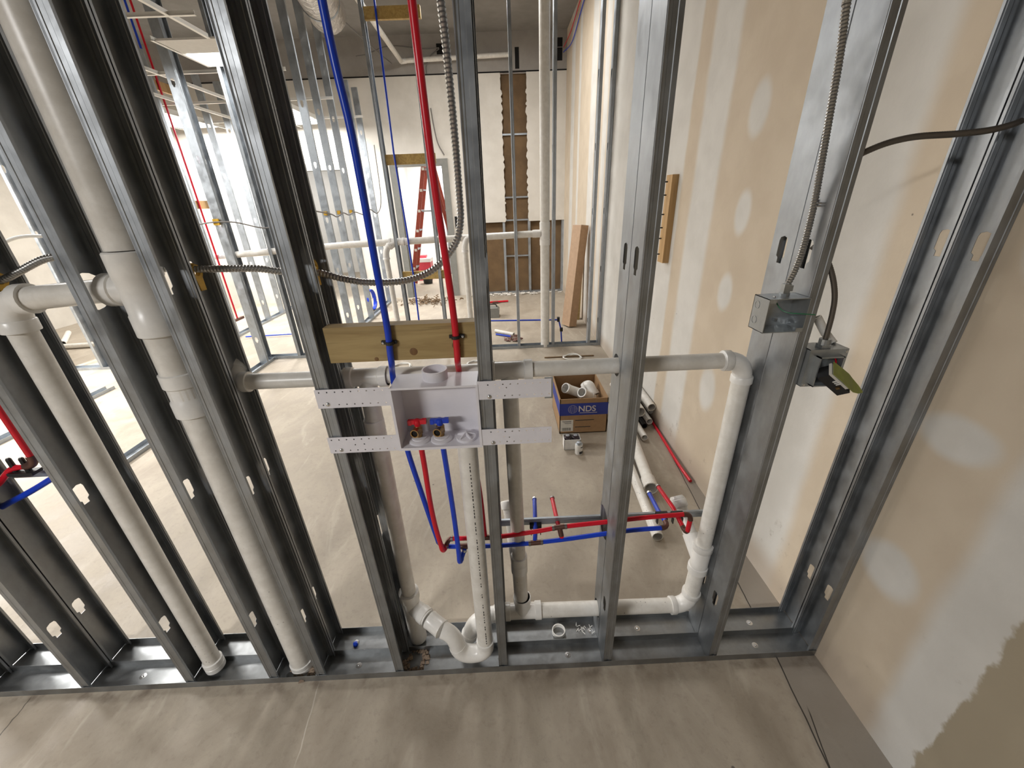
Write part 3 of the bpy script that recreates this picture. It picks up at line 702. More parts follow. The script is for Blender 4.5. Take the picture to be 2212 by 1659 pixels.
MB().tube([(0.618, 0.109, 0.635), (0.614, 0.106, 0.580)], R, 12).build('tube', 'red', rt_)
MB().tube(arc((0.615, 0.107, 0.588), (0.613, 0.105, 0.560), (0.609, 0.135, 0.575), 5), 0.0088, 10).build('elbow_fitting', 'copper', rt_)
MB().tube([(0.610, 0.130, 0.572), (0.604, 0.21, 0.590), (0.592, 0.335, 0.590)], R, 12).build('stub_out', 'red', rt_)
crimp(rt_, (0.592, 0.338, 0.590), (0, 1, 0))
# straps on the board
for px, pz, nm, sd in ((-0.291, 1.360, 'blue', -1), (-0.127, 1.368, 'red', 1)):
    c = thing('tube_clamp', 'black nail-on clamp holding the %s tube to the pine board' % nm, 'clamp', (px, 0.012, pz), 'tube clamps on the pine board')
    MB().tube([(px, 0.009, pz-0.004), (px, 0.009, pz+0.004)], R+0.0022, 14).box(px+sd*0.008, px+sd*0.022, 0.012, 0.0195, pz-0.004, pz+0.005) .box(px-sd*0.016, px-sd*0.008, 0.013, 0.0195, pz-0.004, pz+0.004).build('strap', 'black', c, False)
    MB().lathe((px+sd*0.018, 0.012, pz), (0, -1, 0), [(0, 0.0032), (0.0015, 0.003), (0.002, 0.001)], 10).build('nail_head', 'chrome', c)
# stub-out bracket behind the back studs and its black clamps
sb = thing('stub_out_bracket', 'galvanized slotted bar across the back studs behind the red tube', 'bracket', (0.34, 0.19, 0.56))
MB().box(-0.085, 0.725, 0.1845, 0.187, 0.5665, 0.5945).box(-0.085, 0.725, 0.187, 0.193, 0.5915, 0.5945).box(-0.085, 0.725, 0.187, 0.193, 0.5665, 0.569).box(-0.085, 0.725, 0.1833, 0.1846, 0.579, 0.583).build('bar', 'steel_far', sb, False)
for cx_, cz_ in ((0.077, 0.566), (0.545, 0.592), (0.603, 0.59)):
    MB().box(cx_-0.022, cx_+0.022, 0.170, 0.1835, cz_-0.006, cz_+0.012).box(cx_-0.019, cx_-0.016, 0.160, 0.174, cz_-0.028, cz_-0.004).box(cx_+0.016, cx_+0.019, 0.160, 0.174, cz_-0.028, cz_-0.004).build('clamp', 'black', sb, False)

# ------------------------------------------------------------------ armored cables
ac = thing('armored_cable', 'long armored electrical cable looping down behind the washer box and across the studs', 'cable', (-0.12, 0.12, 1.5))
path = spline([(-0.105, 0.126, 2.7), (-0.104, 0.126, 2.12), (-0.100, 0.126, 1.97), (-0.098, 0.128, 1.80), (-0.099, 0.130, 1.69), (-0.102, 0.132, 1.627), (-0.122, 0.133, 1.573), (-0.180, 0.134, 1.517), (-0.256, 0.135, 1.490), (-0.350, 0.135, 1.488), (-0.420, 0.135, 1.500), (-0.490, 0.136, 1.520), (-0.58, 0.136, 1.526), (-0.645, 0.136, 1.536), (-0.79, 0.136, 1.540), (-0.90, 0.140, 1.545), (-0.985, 0.139, 1.540), (-1.07, 0.136, 1.578), (-1.15, 0.136, 1.582), (-1.24, 0.136, 1.552), (-1.31, 0.136, 1.53), (-1.5, 0.136, 1.50), (-1.70, 0.136, 1.53)], 8)
armored(MB(), path, 0.0085, 0.0042, 10).build('sheath', 'armor', ac)
for bx, t_ in ((-0.488, 'between the board and the stack'), (-0.792, 'right of the stack'), (-0.976, 'left of the stack'), (-1.297, 'at the far left elbow')):
    b_ = thing('cable_bushing', 'yellow snap-in bushing round the armored cable '+('at the stud just left of the washer box' if bx == -0.488 else 'at the stud right of the fat stack' if bx == -0.792 else 'at the stud left of the fat stack' if bx == -0.976 else 'at the stud by the left elbow'), 'bushing', (bx+0.01, 0.1365, 1.53), 'yellow cable bushings')
    bx -= 0.0145
    mb = MB().tube([(bx+0.0015, 0.1365, 1.533), (bx+0.014, 0.1365, 1.533)], 0.019, 16, True, 0.0105).tube([(bx+0.0015, 0.1365, 1.533), (bx+0.005, 0.1365, 1.533)], 0.023, 16, True, 0.018)
    mb.build('ring', 'yellow', b_)
    MB().add([(bx+0.008, 0.124, 1.518), (bx+0.008, 0.149, 1.518), (bx+0.012, 0.146, 1.486), (bx+0.012, 0.127, 1.486), (bx+0.014, 0.124, 1.518), (bx+0.014, 0.149, 1.518), (bx+0.016, 0.146, 1.486), (bx+0.016, 0.127, 1.486)], [(0, 1, 2, 3), (7, 6, 5, 4), (0, 4, 5, 1), (1, 5, 6, 2), (2, 6, 7, 3), (3, 7, 4, 0)]).build('tab', 'yellow', b_, False)

# junction box on the stud at x=.734
jb = thing('junction_box', 'open square steel junction box on the stud right of the vent elbow', 'junction box', (0.68, 0.03, 1.39))
a, b, c0, c1, e0, e1, t = 0.632, 0.7325, -0.013, 0.048, 1.350, 1.434, 0.0016
g = MB().box(a, b, c1-t, c1, e0, e1).box(a, b, c0, c1, e1-t, e1).box(a, b, c0, c1, e0, e0+t).box(a, a+t, c0, c1, e0, e1).box(b-t, b, c0, c1, e0, e1)
g.box(a+0.002, a+0.018, c0, c0+t, e1-0.010, e1-t).box(b-0.018, b-0.002, c0, c0+t, e0+t, e0+0.010)
g.build('box_shell', 'box_steel', jb, False)
for kz in (1.374, 1.412): MB().tube([(a-0.0008, 0.030, kz), (a+0.0002, 0.030, kz)], 0.0098, 18, True, 0.0088).build('knockout', 'box_steel', jb)
for yy, zz in ((0.002, 1.4345), (0.030, 1.4345)): MB().lathe((0.655+0.045*(yy > 0.01), yy+0.006, zz), (0, 0, 1), [(0, 0.0035), (0.003, 0.003), (0.0036, 0.001)], 10).build('screw', 'chrome', jb)
for xx in (0.668, 0.708): MB().box(xx-0.004, xx+0.004, 0.020, 0.028, 1.343, 1.350).build('ear', 'box_steel', jb, False)
cn = MB().box(0.682, 0.698, 0.018, 0.032, 1.434, 1.462).tube([(0.690, 0.025, 1.434), (0.690, 0.025, 1.440)], 0.012, 14).box(0.698, 0.706, 0.021, 0.029, 1.444, 1.458); cn.build('cable_connector', 'box_steel', jb, False)
MB().tube(spline([(0.672, 0.030, 1.425), (0.678, 0.010, 1.405), (0.69, -0.005, 1.398), (0.715, -0.016, 1.397), (0.745, -0.022, 1.395)], 5), 0.0013, 6).build('ground_wire', 'green_wire', jb)
MB().box(0.655, 0.662, 0.036, 0.046, 1.362, 1.370).box(0.690, 0.697, 0.036, 0.046, 1.364, 1.372).box(0.712, 0.718, 0.036, 0.046, 1.358, 1.366).build('inner_clamp', 'chrome', jb, False)
cb = thing('armored_cable', 'armored cable strapped down the stud into the open junction box', 'cable', (0.70, 0.035, 1.5))
armored(MB(), spline([(0.680, 0.040, 2.7), (0.676, 0.036, 2.05), (0.676, 0.035, 1.99), (0.688, 0.035, 1.909), (0.698, 0.035, 1.808), (0.708, 0.036, 1.714), (0.716, 0.038, 1.640), (0.716, 0.036, 1.555), (0.706, 0.030, 1.497), (0.690, 0.025, 1.452)], 8), 0.0070, 0.0030, 10).build('sheath', 'armor', cb)
st_ = MB().tube(arc((0.7335, 0.026, 1.640), (0.700, 0.026, 1.640), (0.7335, 0.052, 1.640), 6), 0.0018, 6).box(0.7285, 0.7338, 0.050, 0.066, 1.633, 1.648).tube(arc((0.7335, 0.026, 1.634), (0.700, 0.026, 1.634), (0.7335, 0.052, 1.634), 6), 0.0018, 6)
st_.build('strap', 'chrome', cb, False)
# receptacle box hanging right of the same stud
gb = thing('receptacle_box', 'steel device box with a receptacle dangling under green tape', 'receptacle box', (0.82, 0.02, 1.25))
a, b, c0, c1, e0, e1 = 0.768, 0.866, -0.012, 0.040, 1.198, 1.300
g = MB().box(a, b, c1-t, c1, e0, e1).box(a, b, c0, c1, e1-t, e1).box(a, b, c0, c1, e0, e0+t).box(a, a+t, c0, c1, e0, e1).box(b-t, b, c0, c1, e0, e1)
g.build('box_shell', 'box_steel', gb, False)
rg = MB().box(a, a+0.020, c0-0.002, c0, e0, e1).box(b-0.018, b, c0-0.002, c0, e0, e1).box(a+0.02, b-0.018, c0-0.002, c0, e1-0.017, e1).box(a+0.02, b-0.018, c0-0.002, c0, e0, e0+0.008)
rg.box(a+0.018, a+0.021, c0-0.018, c0, e0+0.006, e1-0.015).box(b-0.021, b-0.018, c0-0.018, c0, e0+0.006, e1-0.015).box(a+0.018, b-0.018, c0-0.018, c0, e1-0.018, e1-0.015).box(a+0.018, b-0.018, c0-0.018, c0, e0+0.006, e0+0.009)
rg.build('mud_ring', 'box_steel', gb, False)
for sx, sz in ((a+0.006, e0+0.006), (b-0.006, e1-0.007)): MB().lathe((sx, c0-0.002, sz), (0, -1, 0), [(0, 0.004), (0.002, 0.0035), (0.0028, 0.001)], 10).build('screw', 'chrome', gb)
MB().box(a+0.022, b-0.022, c1-0.004, c1-0.002, e0+0.01, e1-0.019).build('inner_shade', 'void', gb, False)  # dark sheet standing in for the shade inside the open box
MB().tube(spline([(0.835, 0.02, 1.28), (0.838, -0.01, 1.276), (0.83, -0.03, 1.262), (0.82, -0.04, 1.25)], 5), 0.0018, 6).build('red_wire', 'red', gb)
# dangling receptacle: tilted body, pale face plate edge, olive tape tongue
rot = Matrix.Translation((0.805, -0.052, 1.262)) @ Matrix.Rotation(math.radians(38), 4, 'Y') @ Matrix.Rotation(math.radians(42), 4, 'X')
rc = MB().box(0.0, 0.085, -0.016, 0.016, -0.034, -0.006, rot).box(0.008, 0.077, -0.013, 0.013, -0.006, 0.003, rot); ro = rc.build('receptacle', 'black', gb, False)
MB().box(-0.004, 0.066, -0.017, 0.017, -0.006, 0.0005, rot).build('face', 'label', ro, False)
for k in range(3): MB().box(0.026+k*0.007, 0.028+k*0.007, -0.0185, -0.016, -0.014, -0.003, rot).build('terminal', 'white_wire', ro, False)
MB().box(0.050, 0.056, -0.0205, -0.016, -0.020, -0.012, rot).build('terminal_screw', 'brass', ro, False)
tp = [(-0.004, 0.005), (0.03, 0.0065), (0.060, 0.006), (0.084, 0.002), (0.104, 0.004), (0.118, 0.006)]
vs_, fs_ = [], []
for i, (u, h) in enumerate(tp):
    w_ = (0.020, 0.021, 0.023, 0.021, 0.013, 0.002)[i]
    for s_, dz in ((-1, 0), (1, 0), (1, -0.0012), (-1, -0.0012)): vs_.append(rot @ Vector((u, s_*w_+(0.004 if i > 2 else 0), h+dz)))
for i in range(len(tp)-1):
    for k in range(4): fs_.append((i*4+k, i*4+(k+1) % 4, i*4+4+(k+1) % 4, i*4+4+k))
fs_ += [(3, 2, 1, 0), (20, 21, 22, 23)]
lab(MB().add(vs_, fs_).build('tape_flap', 'green_tape', gb, False), 'olive green tape tongue')
rc_ = thing('armored_cable', 'short dark armored cable curving down into the receptacle box', 'cable', (0.8, 0.0, 1.4))
armored(MB(), spline([(0.742, 0.045, 1.545), (0.764, 0.022, 1.522), (0.785, 0.010, 1.480), (0.801, 0.004, 1.432), (0.808, 0.003, 1.385), (0.811, 0.004, 1.335), (0.812, 0.006, 1.302)], 7), 0.0062, 0.0026, 10, 0.05).build('sheath', 'armor_dark', rc_)
MB().tube([(0.812, 0.006, 1.300), (0.812, 0.006, 1.322)], 0.0125, 14).box(0.800, 0.824, -0.006, 0.016, 1.3005, 1.308).build('connector', 'box_steel', rc_, False)
c2 = thing('armored_cable', 'dark armored cable arching between the last two studs by the wall', 'cable', (0.95, 0.04, 1.75))
armored(MB(), spline([(0.745, 0.044, 1.70), (0.772, 0.043, 1.722), (0.800, 0.042, 1.738), (0.848, 0.041, 1.755), (0.905, 0.040, 1.764), (0.985, 0.040, 1.766), (1.054, 0.040, 1.770), (1.10, 0.040, 1.778), (1.124, 0.040, 1.786)], 7), 0.0066, 0.0028, 10, 0.05).build('sheath', 'armor_dark', c2)
tag(MB().tube([(0.856, 0.028, 1.300), (0.846, 0.052, 1.322), (0.823, 0.066, 1.362)], 0.0105, 12, True, 0.008).build('pipe_sleeve', 'pvc'), 'short pale cable sleeve standing up behind the receptacle box', 'sleeve')
M['dummy'] = None

# tubes at the far left of the plumbing wall
lt = thing('red_supply_manifold', 'red tubing manifold with black knobs at far left of the wall', 'tube', (-1.6, 0.13, 0.95))
MB().tube(spline([(-2.0, 0.136, 0.74), (-1.85, 0.136, 0.81), (-1.69, 0.136, 0.885), (-1.60, 0.136, 0.95), (-1.535, 0.136, 0.965), (-1.51, 0.136, 0.985)], 6), R*1.15, 12).build('tube', 'red', lt)
MB().tube([(-1.510, 0.136, 0.98), (-1.512, 0.136, 1.35), (-1.515, 0.136, 2.7)], R*1.1, 12).build('tube', 'red', lt)
MB().tube(arc((-1.545, 0.136, 0.962), (-1.508, 0.136, 0.965), (-1.510, 0.136, 1.0), 5), 0.0125, 12).build('elbow_fitting', 'copper', lt)
MB().box(-1.600, -1.520, 0.120, 0.152, 0.935, 0.945).lathe((-1.585, 0.136, 0.945), (0, 0, 1), [(0, 0.008), (0.045, 0.007), (0.05, 0.004)], 10).lathe((-1.545, 0.136, 0.945), (0, 0, 1), [(0, 0.008), (0.045, 0.007), (0.05, 0.004)], 10).build('knob_clamp', 'black', lt, False)
lt2 = thing('blue_supply_tube', 'blue tube rising to the right at far left of the wall', 'tube', (-1.6, 0.13, 0.85))
MB().tube(spline([(-2.0, 0.136, 0.64), (-1.85, 0.136, 0.72), (-1.72, 0.136, 0.80), (-1.60, 0.136, 0.855), (-1.49, 0.136, 0.91), (-1.36, 0.136, 0.98)], 6), R*1.2, 12).build('tube', 'blue', lt2)
tag(MB().box(-1.69, -1.305, 0.1835, 0.187, 0.885, 0.912).box(-1.69, -1.305, 0.187, 0.193, 0.909, 0.912).build('stub_out_bracket', 'steel_far', None, False), 'galvanized bar behind the red tube manifold at far left', 'bracket')

# pvc offcut ring and scraps in the track
tag(MB().tube([(0.165, 0.136, 0.003), (0.165, 0.136, 0.022)], 0.0275, 24, True, 0.024).build('floor_sleeve', 'pvc_fit'), 'thin white PVC ring poking up through the rear track', 'pipe')
tag(MB().lathe((-0.69, 0.128, 0.0028), (0, 0, 1), [(0, 0.010), (0.012, 0.009), (0.014, 0.004)], 12).build('tube_offcut', 'blue'), 'tiny blue tube offcut lying in the rear track', 'offcut')
sc = MB(); random.seed(12)
for k in range(16):
    x_, y_ = random.uniform(0.24, 0.33), random.uniform(0.12, 0.165); a_ = random.uniform(0, pi); L_ = random.uniform(0.008, 0.02)
    sc.bar((x_, y_, 0.004+k*0.0004), (x_+L_*math.cos(a_), y_+L_*math.sin(a_), 0.006+k*0.0004), 0.002, 0.0012)
o = sc.build('shavings', 'white_wire', None, False); tag(o, 'white shavings in the rear track beside the PVC ring', 'shavings', None, 'stuff')
# rubble packed round the pipes where they pass the slab
def rubble(cx_, cy_, rad, n, label, seed, z=0.004):
    random.seed(seed); mb = MB()
    for k in range(n):
        a_, d_ = random.uniform(0, 2*pi), rad*math.sqrt(random.uniform(0.3, 1)); s_ = random.uniform(0.004, 0.011)
        px, py = cx_+d_*math.cos(a_), cy_+d_*math.sin(a_)
        mb.add([(px-s_, py-s_, z), (px+s_, py-s_*0.7, z), (px+s_*0.8, py+s_, z), (px-s_*0.9, py+s_*0.8, z), (px-s_*0.4, py-s_*0.3, z+s_*0.9), (px+s_*0.4, py+s_*0.3, z+s_)],
               [(3, 2, 1, 0), (0, 1, 4), (1, 5, 4), (1, 2, 5), (2, 3, 5), (3, 4, 5), (3, 0, 4)])
    o = mb.build('rubble', paint('brown_grit', (0.17, 0.12, 0.085), (0.28, 0.21, 0.15), 40), None, False); tag(o, label, 'rubble', None, 'stuff')
rubble(-0.42, 0.05, 0.05, 60, 'brown grit around the foot of the left riser', 1)
rubble(-0.86, 0.045, 0.05, 60, 'brown grit around the foot of the fat stack', 2)

# ------------------------------------------------------------------ partition with the white stack (P2), y 3.71-3.80
P2Y = 3.706
for x, t_ in ((1.126, 'against the right wall beside the leaning beam'), (1.000, 'second from the right wall beside the leaning beam'), (0.560, 'just right of the white stack in the far partition'), (0.138, 'left of the white stack in the far partition'),
              (-0.745, 'thin one behind the red tube in the far partition'), (-1.188, 'with the blue tube beside it in the far partition'), (-2.19, 'hidden left part of the far partition'), (-2.58, 'near the left corner of the far partition'), (-2.985, 'at the left corner of the far partition')):
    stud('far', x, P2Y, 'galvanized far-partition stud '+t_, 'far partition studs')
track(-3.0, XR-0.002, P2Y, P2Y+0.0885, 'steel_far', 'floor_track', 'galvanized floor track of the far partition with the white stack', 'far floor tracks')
fp = thing('partition_drain_piping', 'white PVC stack and level drain in the far partition', 'pipe', (0.48, 3.76, 0))
ys = 3.80
pipe(fp, (0.478, ys-0.05, 0.0), (0.478, ys-0.05, 4.04), 0.052)
MB().lathe((0.478, ys-0.05, 1.20), (0, 0, 1), [(0, 0.057), (0.06, 0.058), (0.062, 0.055), (0.16, 0.055), (0.162, 0.058), (0.24, 0.058)], 20).build('tee', 'pvc_fit', fp)
pipe(fp, (0.43, ys-0.05, 1.325), (-1.10, ys-0.05, 1.300), 0.036)
MB().lathe((0.43, ys-0.05, 1.325), (-1, 0, 0), [(0, 0.040), (0.06, 0.042), (0.09, 0.040)], 18).build('branch_socket', 'pvc_fit', fp)
pipe(fp, (-1.20, ys-0.05, 1.298), (-1.72, ys-0.05, 1.290), 0.036); tee(fp, (-1.17, ys-0.05, 1.299), (1, 0, 0), 0.17, 0.039, (-0.9, -0.35, -0.45), 0.10, 0.036)
elbow(fp, (-1.255, ys-0.085, 1.262), (-1.30, ys-0.10, 1.235), (-1.30, ys-0.10, 1.13), 0.034)
pipe(fp, (-1.30, ys-0.10, 1.15), (-1.285, ys-0.10, 0.0), 0.030)
elbow(fp, (-0.37, ys-0.06, 1.306), (-0.42, ys-0.08, 1.30), (-0.42, ys-0.08, 1.17), 0.034)
pipe(fp, (-0.42, ys-0.08, 1.20), (-0.42, ys-0.08, 0.0), 0.031)
pipe(fp, (-1.72, ys-0.05, 1.290), (-2.96, ys-0.05, 1.235), 0.034)
fb = thing('blue_supply_tube', 'blue tube running down the backing blocks of the far partition', 'tube', (-1.04, 3.70, 1.5))
MB().tube([(-1.03, 3.712, 4.0), (-1.045, 3.712, 2.9), (-1.058, 3.712, 2.15), (-1.035, 3.712, 1.4), (-1.03, 3.712, 0.9), (-1.045, 3.712, 0.05)], 0.0095, 10).build('tube', 'blue', fb)
for z_, t_ in ((3.245, 'topmost'), (2.092, 'middle'), (0.93, 'lowest')):
    tag(MB().box(-1.153, -0.645, 3.724, 3.762, z_-0.046, z_+0.046).build('backing_block', 'wood_y', None, False), 'yellow pine backing block in the far partition, %s of three' % t_, 'block', 'backing blocks in the far partition')
f2 = thing('blue_supply_tube', 'thin blue tube low along the far partition ending at the stud', 'tube', (0.3, 3.82, 0.3))
MB().tube([(-0.60, 3.82, 0.33), (-0.19, 3.82, 0.335), (0.66, 3.82, 0.31)], 0.009, 10).build('tube', 'blue', f2)
MB().tube([(0.655, 3.82, 0.31), (0.690, 3.85, 0.17), (0.70, 3.85, 0.01)], 0.009, 10).build('tube', 'blue', f2)
MB().box(0.635, 0.665, 3.80, 3.835, 0.29, 0.345).box(0.675, 0.71, 3.83, 3.865, 0.155, 0.20).build('clamp', 'black', f2, False)

# partition C along y at x=-2.2, with bright webs facing us
for y_, t_ in ((4.04, 'first'), (4.52, 'second'), (4.97, 'third'), (5.45, 'fourth'), (6.20, 'fifth'), (6.62, 'last')):
    stud('short' if y_ > 6 else 'far', -2.15, y_, 'galvanized stud of the side partition left of the far door, %s one going back' % t_, 'side partition studs', pi/2)
track(3.80, YB-0.03, -2.2385, -2.15, 'steel_far', 'floor_track', 'galvanized floor track of the side partition left of the far door', 'far floor tracks', axis='y')
# partition A at x=-2.95 and B at x=-4
for y_, t_ in ((2.30, 'nearest'), (2.71, 'second'), (3.12, 'third'), (3.53, 'last, by the corner')):
    stud('far', -2.86, y_, 'galvanized stud of the left partition, %s' % t_, 'left partition studs', pi/2)
track(1.46, 3.70, -2.9485, -2.86, 'steel_far', 'floor_track', 'galvanized floor track of the left partition across the bright floor', 'far floor tracks', axis='y')
for y_, t_ in ((4.72, 'nearest, by the red riser'), (5.17, 'second'), (5.60, 'third'), (6.05, 'fourth'), (6.50, 'last')):
    stud('short', -3.91, y_, 'galvanized stud of the far left partition, %s' % t_, 'far left partition studs', pi/2)
track(4.55, 6.9, -3.9985, -3.91, 'steel_far', 'floor_track', 'galvanized floor track of the far left partition', 'far floor tracks', axis='y')
stud('far', -4.90, 3.60, 'bright stud beyond the left elbow, right one of the pair', 'outer left studs')
stud('far', -5.35, 3.60, 'bright stud beyond the left elbow, left one of the pair', 'outer left studs')
track(-6.6, -4.6, 3.60, 3.6885, 'steel_far', 'floor_track', 'galvanized floor track beyond the left elbow', 'far floor tracks')
track(1.0, 3.0, -4.30, -4.2115, 'steel_far', 'floor_track', 'galvanized floor track at the far left edge', 'far floor tracks', axis='y')
tag(MB().box(-7.2, -5.42, 3.69, 3.705, 0.02, 2.75).build('drywall_sheet', 'wall_tan', None, False), 'tan drywall sheet seen past the left elbow', 'drywall sheet')
# red riser with backing blocks in partition B
rr = thing('red_supply_tube', 'red riser with a blue neighbour at the far left partition', 'tube', (-3.89, 4.95, 1.5))
MB().tube([(-4.005, 4.95, 4.0), (-4.006, 4.95, 2.4), (-4.006, 4.95, 0.22)], 0.0115, 10).build('tube', 'red', rr)
MB().tube([(-4.005, 4.86, 4.0), (-4.005, 4.86, 1.6), (-4.005, 4.86, 0.30), (-3.90, 4.58, 0.03)], 0.0115, 10).build('tube', 'blue', rr)
MB().box(-4.025, -3.985, 4.88, 5.08, 0.19, 0.225).build('manifold', 'copper', rr, False)
for z_, t_ in ((3.07, 'upper'), (1.77, 'lower')):
    tag(MB().box(-4.058, -4.020, 4.70, 5.20, z_-0.05, z_+0.05).build('backing_block', 'wood_o', None, False), 'orange pine block behind the red riser, %s one' % t_, 'block', 'blocks behind the red riser')
tag(MB().tube([(-4.9, 4.98, 1.08), (-3.05, 5.02, 1.135)], 0.038, 14).build('drain_pipe', 'pvc'), 'level white pipe behind the red riser', 'pipe')
tag(MB().tube(spline([(-3.75, 4.62, 0.03), (-3.4, 4.64, 0.03), (-3.05, 4.67, 0.03)]), 0.010, 8).build('blue_supply_tube', 'blue'), 'blue tube lying on the bright floor behind the left partition', 'tube')
# thin grey cable with yellow clips along side partitions
gc = thing('electrical_cable', 'thin grey cable with yellow clips along the side partition', 'cable', (-2.2, 5, 1.6))
MB().tube(spline([(-2.135, 3.9, 1.66), (-2.14, 4.52, 1.60), (-2.13, 4.7, 1.56), (-2.14, 4.97, 1.60), (-2.13, 5.15, 1.57), (-2.14, 5.45, 1.60), (-2.13, 5.85, 1.55), (-2.14, 6.20, 1.62), (-2.11, 6.5, 1.56), (-2.08, 6.75, 1.8), (-2.08, 6.85, 2.6)], 5), 0.008, 7).build('sheath', 'grey_wire', gc)
for y_ in (4.52, 4.97, 5.45, 6.20): MB().box(-2.215, -2.175, y_-0.016, y_-0.003, 1.585, 1.63).build('clip', 'yellow', gc, False)
g2 = thing('electrical_cable', 'thin grey cable with a yellow bushing across the left partition', 'cable', (-2.9, 3.6, 1.55))
MB().tube(spline([(-3.3, 3.50, 1.54), (-3.05, 3.50, 1.57), (-2.92, 3.50, 1.58), (-2.75, 3.55, 1.57), (-2.55, 3.6, 1.51), (-2.45, 3.65, 1.50)], 5), 0.007, 7).build('sheath', 'grey_wire', g2)
MB().box(-2.945, -2.885, 3.505, 3.52, 1.55, 1.61).build('clip', 'yellow', g2, False)
tag(MB().tube(spline([(-2.90, 1.5, 1.52), (-2.78, 1.5, 1.57), (-2.68, 1.5, 1.588), (-2.55, 1.5, 1.585)], 5), 0.009, 8).build('electrical_cable', 'white_wire'), 'pale cable arching above the left elbow', 'cable')

# ------------------------------------------------------------------ things on the floor behind the wall
cx0, cx1, cy0, cy1, ch = 0.381, 0.748, 1.70, 2.16, 0.300
ct = thing('carton', 'open cardboard carton with a blue band full of pipe fittings', 'box', ((cx0+cx1)/2, 1.93, 0))
t = 0.006
MB().box(cx0, cx1, cy0, cy0+t, 0, ch).box(cx0, cx1, cy1-t, cy1, 0, ch).box(cx0, cx0+t, cy0, cy1, 0, ch).box(cx1-t, cx1, cy0, cy1, 0, ch).box(cx0, cx1, cy0, cy1, 0, 0.006).build('carton_walls', 'card', ct, False)
MB().box(cx0-0.0015, cx1+0.0015, cy0-0.0015, cy0, 0.160, 0.262).box(cx0-0.0015, cx0, cy0-0.0015, cy1, 0.160, 0.262).build('blue_band', 'card_blue', ct, False)
def text(s, parent, loc, size, mat, name, rot=(pi/2, 0, 0), bold=0.0):
    cu = bpy.data.curves.new('t', 'FONT'); cu.body = s; cu.size = size; cu.extrude = 0.0004; cu.offset = bold
    ob = bpy.data.objects.new('t', cu); COL.objects.link(ob)
    me = bpy.data.meshes.new_from_object(ob.evaluated_get(bpy.context.evaluated_depsgraph_get())); bpy.data.objects.remove(ob)
    o = bpy.data.objects.new(name, me); COL.objects.link(o); me.materials.clear(); me.materials.append(M[mat]); o.parent = parent
    o.location = Vector(loc)-org(parent); o.rotation_euler = rot; return o
text('NDS', ct, (cx0+0.140, cy0-0.0022, 0.192), 0.068, 'lite_print', 'lettering', bold=0.0012)
gl = MB()
def ringline(c, rx_, rz_, w=0.0016, n=24):
    pts = [(c[0]+rx_*math.cos(2*pi*k/n), c[1], c[2]+rz_*math.sin(2*pi*k/n)) for k in range(n+1)]; gl.tube(pts, w/2, 4)
gc_ = (cx0+0.098, cy0-0.002, 0.213)
ringline(gc_, 0.034, 0.034); ringline(gc_, 0.017, 0.034, 0.001)
for dz in (-0.018, -0.006, 0.006, 0.018):
    w_ = math.sqrt(0.034**2-dz*dz); gl.tube([(gc_[0]-w_, gc_[1], gc_[2]+dz), (gc_[0]+w_, gc_[1], gc_[2]+dz)], 0.0006, 4)
gl.build('globe_emblem', 'lite_print', ct, False)
MB().box(cx0+0.150, cx0+0.285, cy0-0.0019, cy0-0.0015, 0.178, 0.182).build('tagline', 'lite_print', ct, False)
lb_ = MB().box(cx0+0.006, cx0+0.105, cy0-0.001, cy0, 0.020, 0.120).build('shipping_label', 'label', ct, False)
for i, (za_, zb_) in enumerate(((0.106, 0.110), (0.096, 0.099), (0.088, 0.091))): MB().box(cx0+0.02+0.01*i, cx0+0.09, cy0-0.0014, cy0-0.001, za_, zb_).build('print_line', 'print', lb_, False)
bcode = MB(); random.seed(4); xx = cx0+0.018
while xx < cx0+0.088: w_ = random.choice((0.0012, 0.002, 0.003)); bcode.box(xx, xx+w_, cy0-0.0014, cy0-0.001, 0.026, 0.052); xx += w_+random.choice((0.0014, 0.0022))
o = bcode.build('barcode', 'print', lb_, False); o['kind'] = 'stuff'
for i, (xa_, xb_, za_) in enumerate(((0.120, 0.265, 0.112), (0.120, 0.240, 0.052))): MB().box(cx0+xa_, cx0+xb_, cy0-0.001, cy0, za_, za_+0.006).build('print_line', 'print', ct, False)
def fitting(label, p0, c, p1, r, name='pipe_fitting'):
    d0 = (Vector(p0)-Vector(c)).normalized(); d1 = (Vector(p1)-Vector(c)).normalized()
    mb = MB().tube([Vector(p0)]+arc(Vector(c)+d0*r*0.9, c, Vector(c)+d1*r*0.9, 6)+[Vector(p1)], r, 18, True, r*0.86)
    mb.tube([Vector(p0), Vector(p0)-d0*0.03], r+0.004, 18, True, r*0.86); mb.tube([Vector(p1), Vector(p1)-d1*0.03], r+0.004, 18, True, r*0.86)
    tag(mb.build(name, 'pvc_fit'), label, 'fitting', 'fittings in the open carton')
fitting('white elbow at the left inside the open carton', (0.455, 1.93, 0.285), (0.52, 1.97, 0.240), (0.60, 1.95, 0.215), 0.038)
fitting('white elbow with its mouth facing us inside the open carton', (0.575, 1.86, 0.275), (0.62, 1.90, 0.235), (0.68, 1.91, 0.190), 0.036)
fitting('white elbow at the right inside the open carton', (0.630, 2.02, 0.24), (0.66, 2.0, 0.285), (0.70, 1.93, 0.21), 0.036)
fitting('half-hidden white elbow at the bottom of the open carton', (0.49, 1.80, 0.16), (0.53, 1.86, 0.14), (0.60, 1.84, 0.12), 0.034)
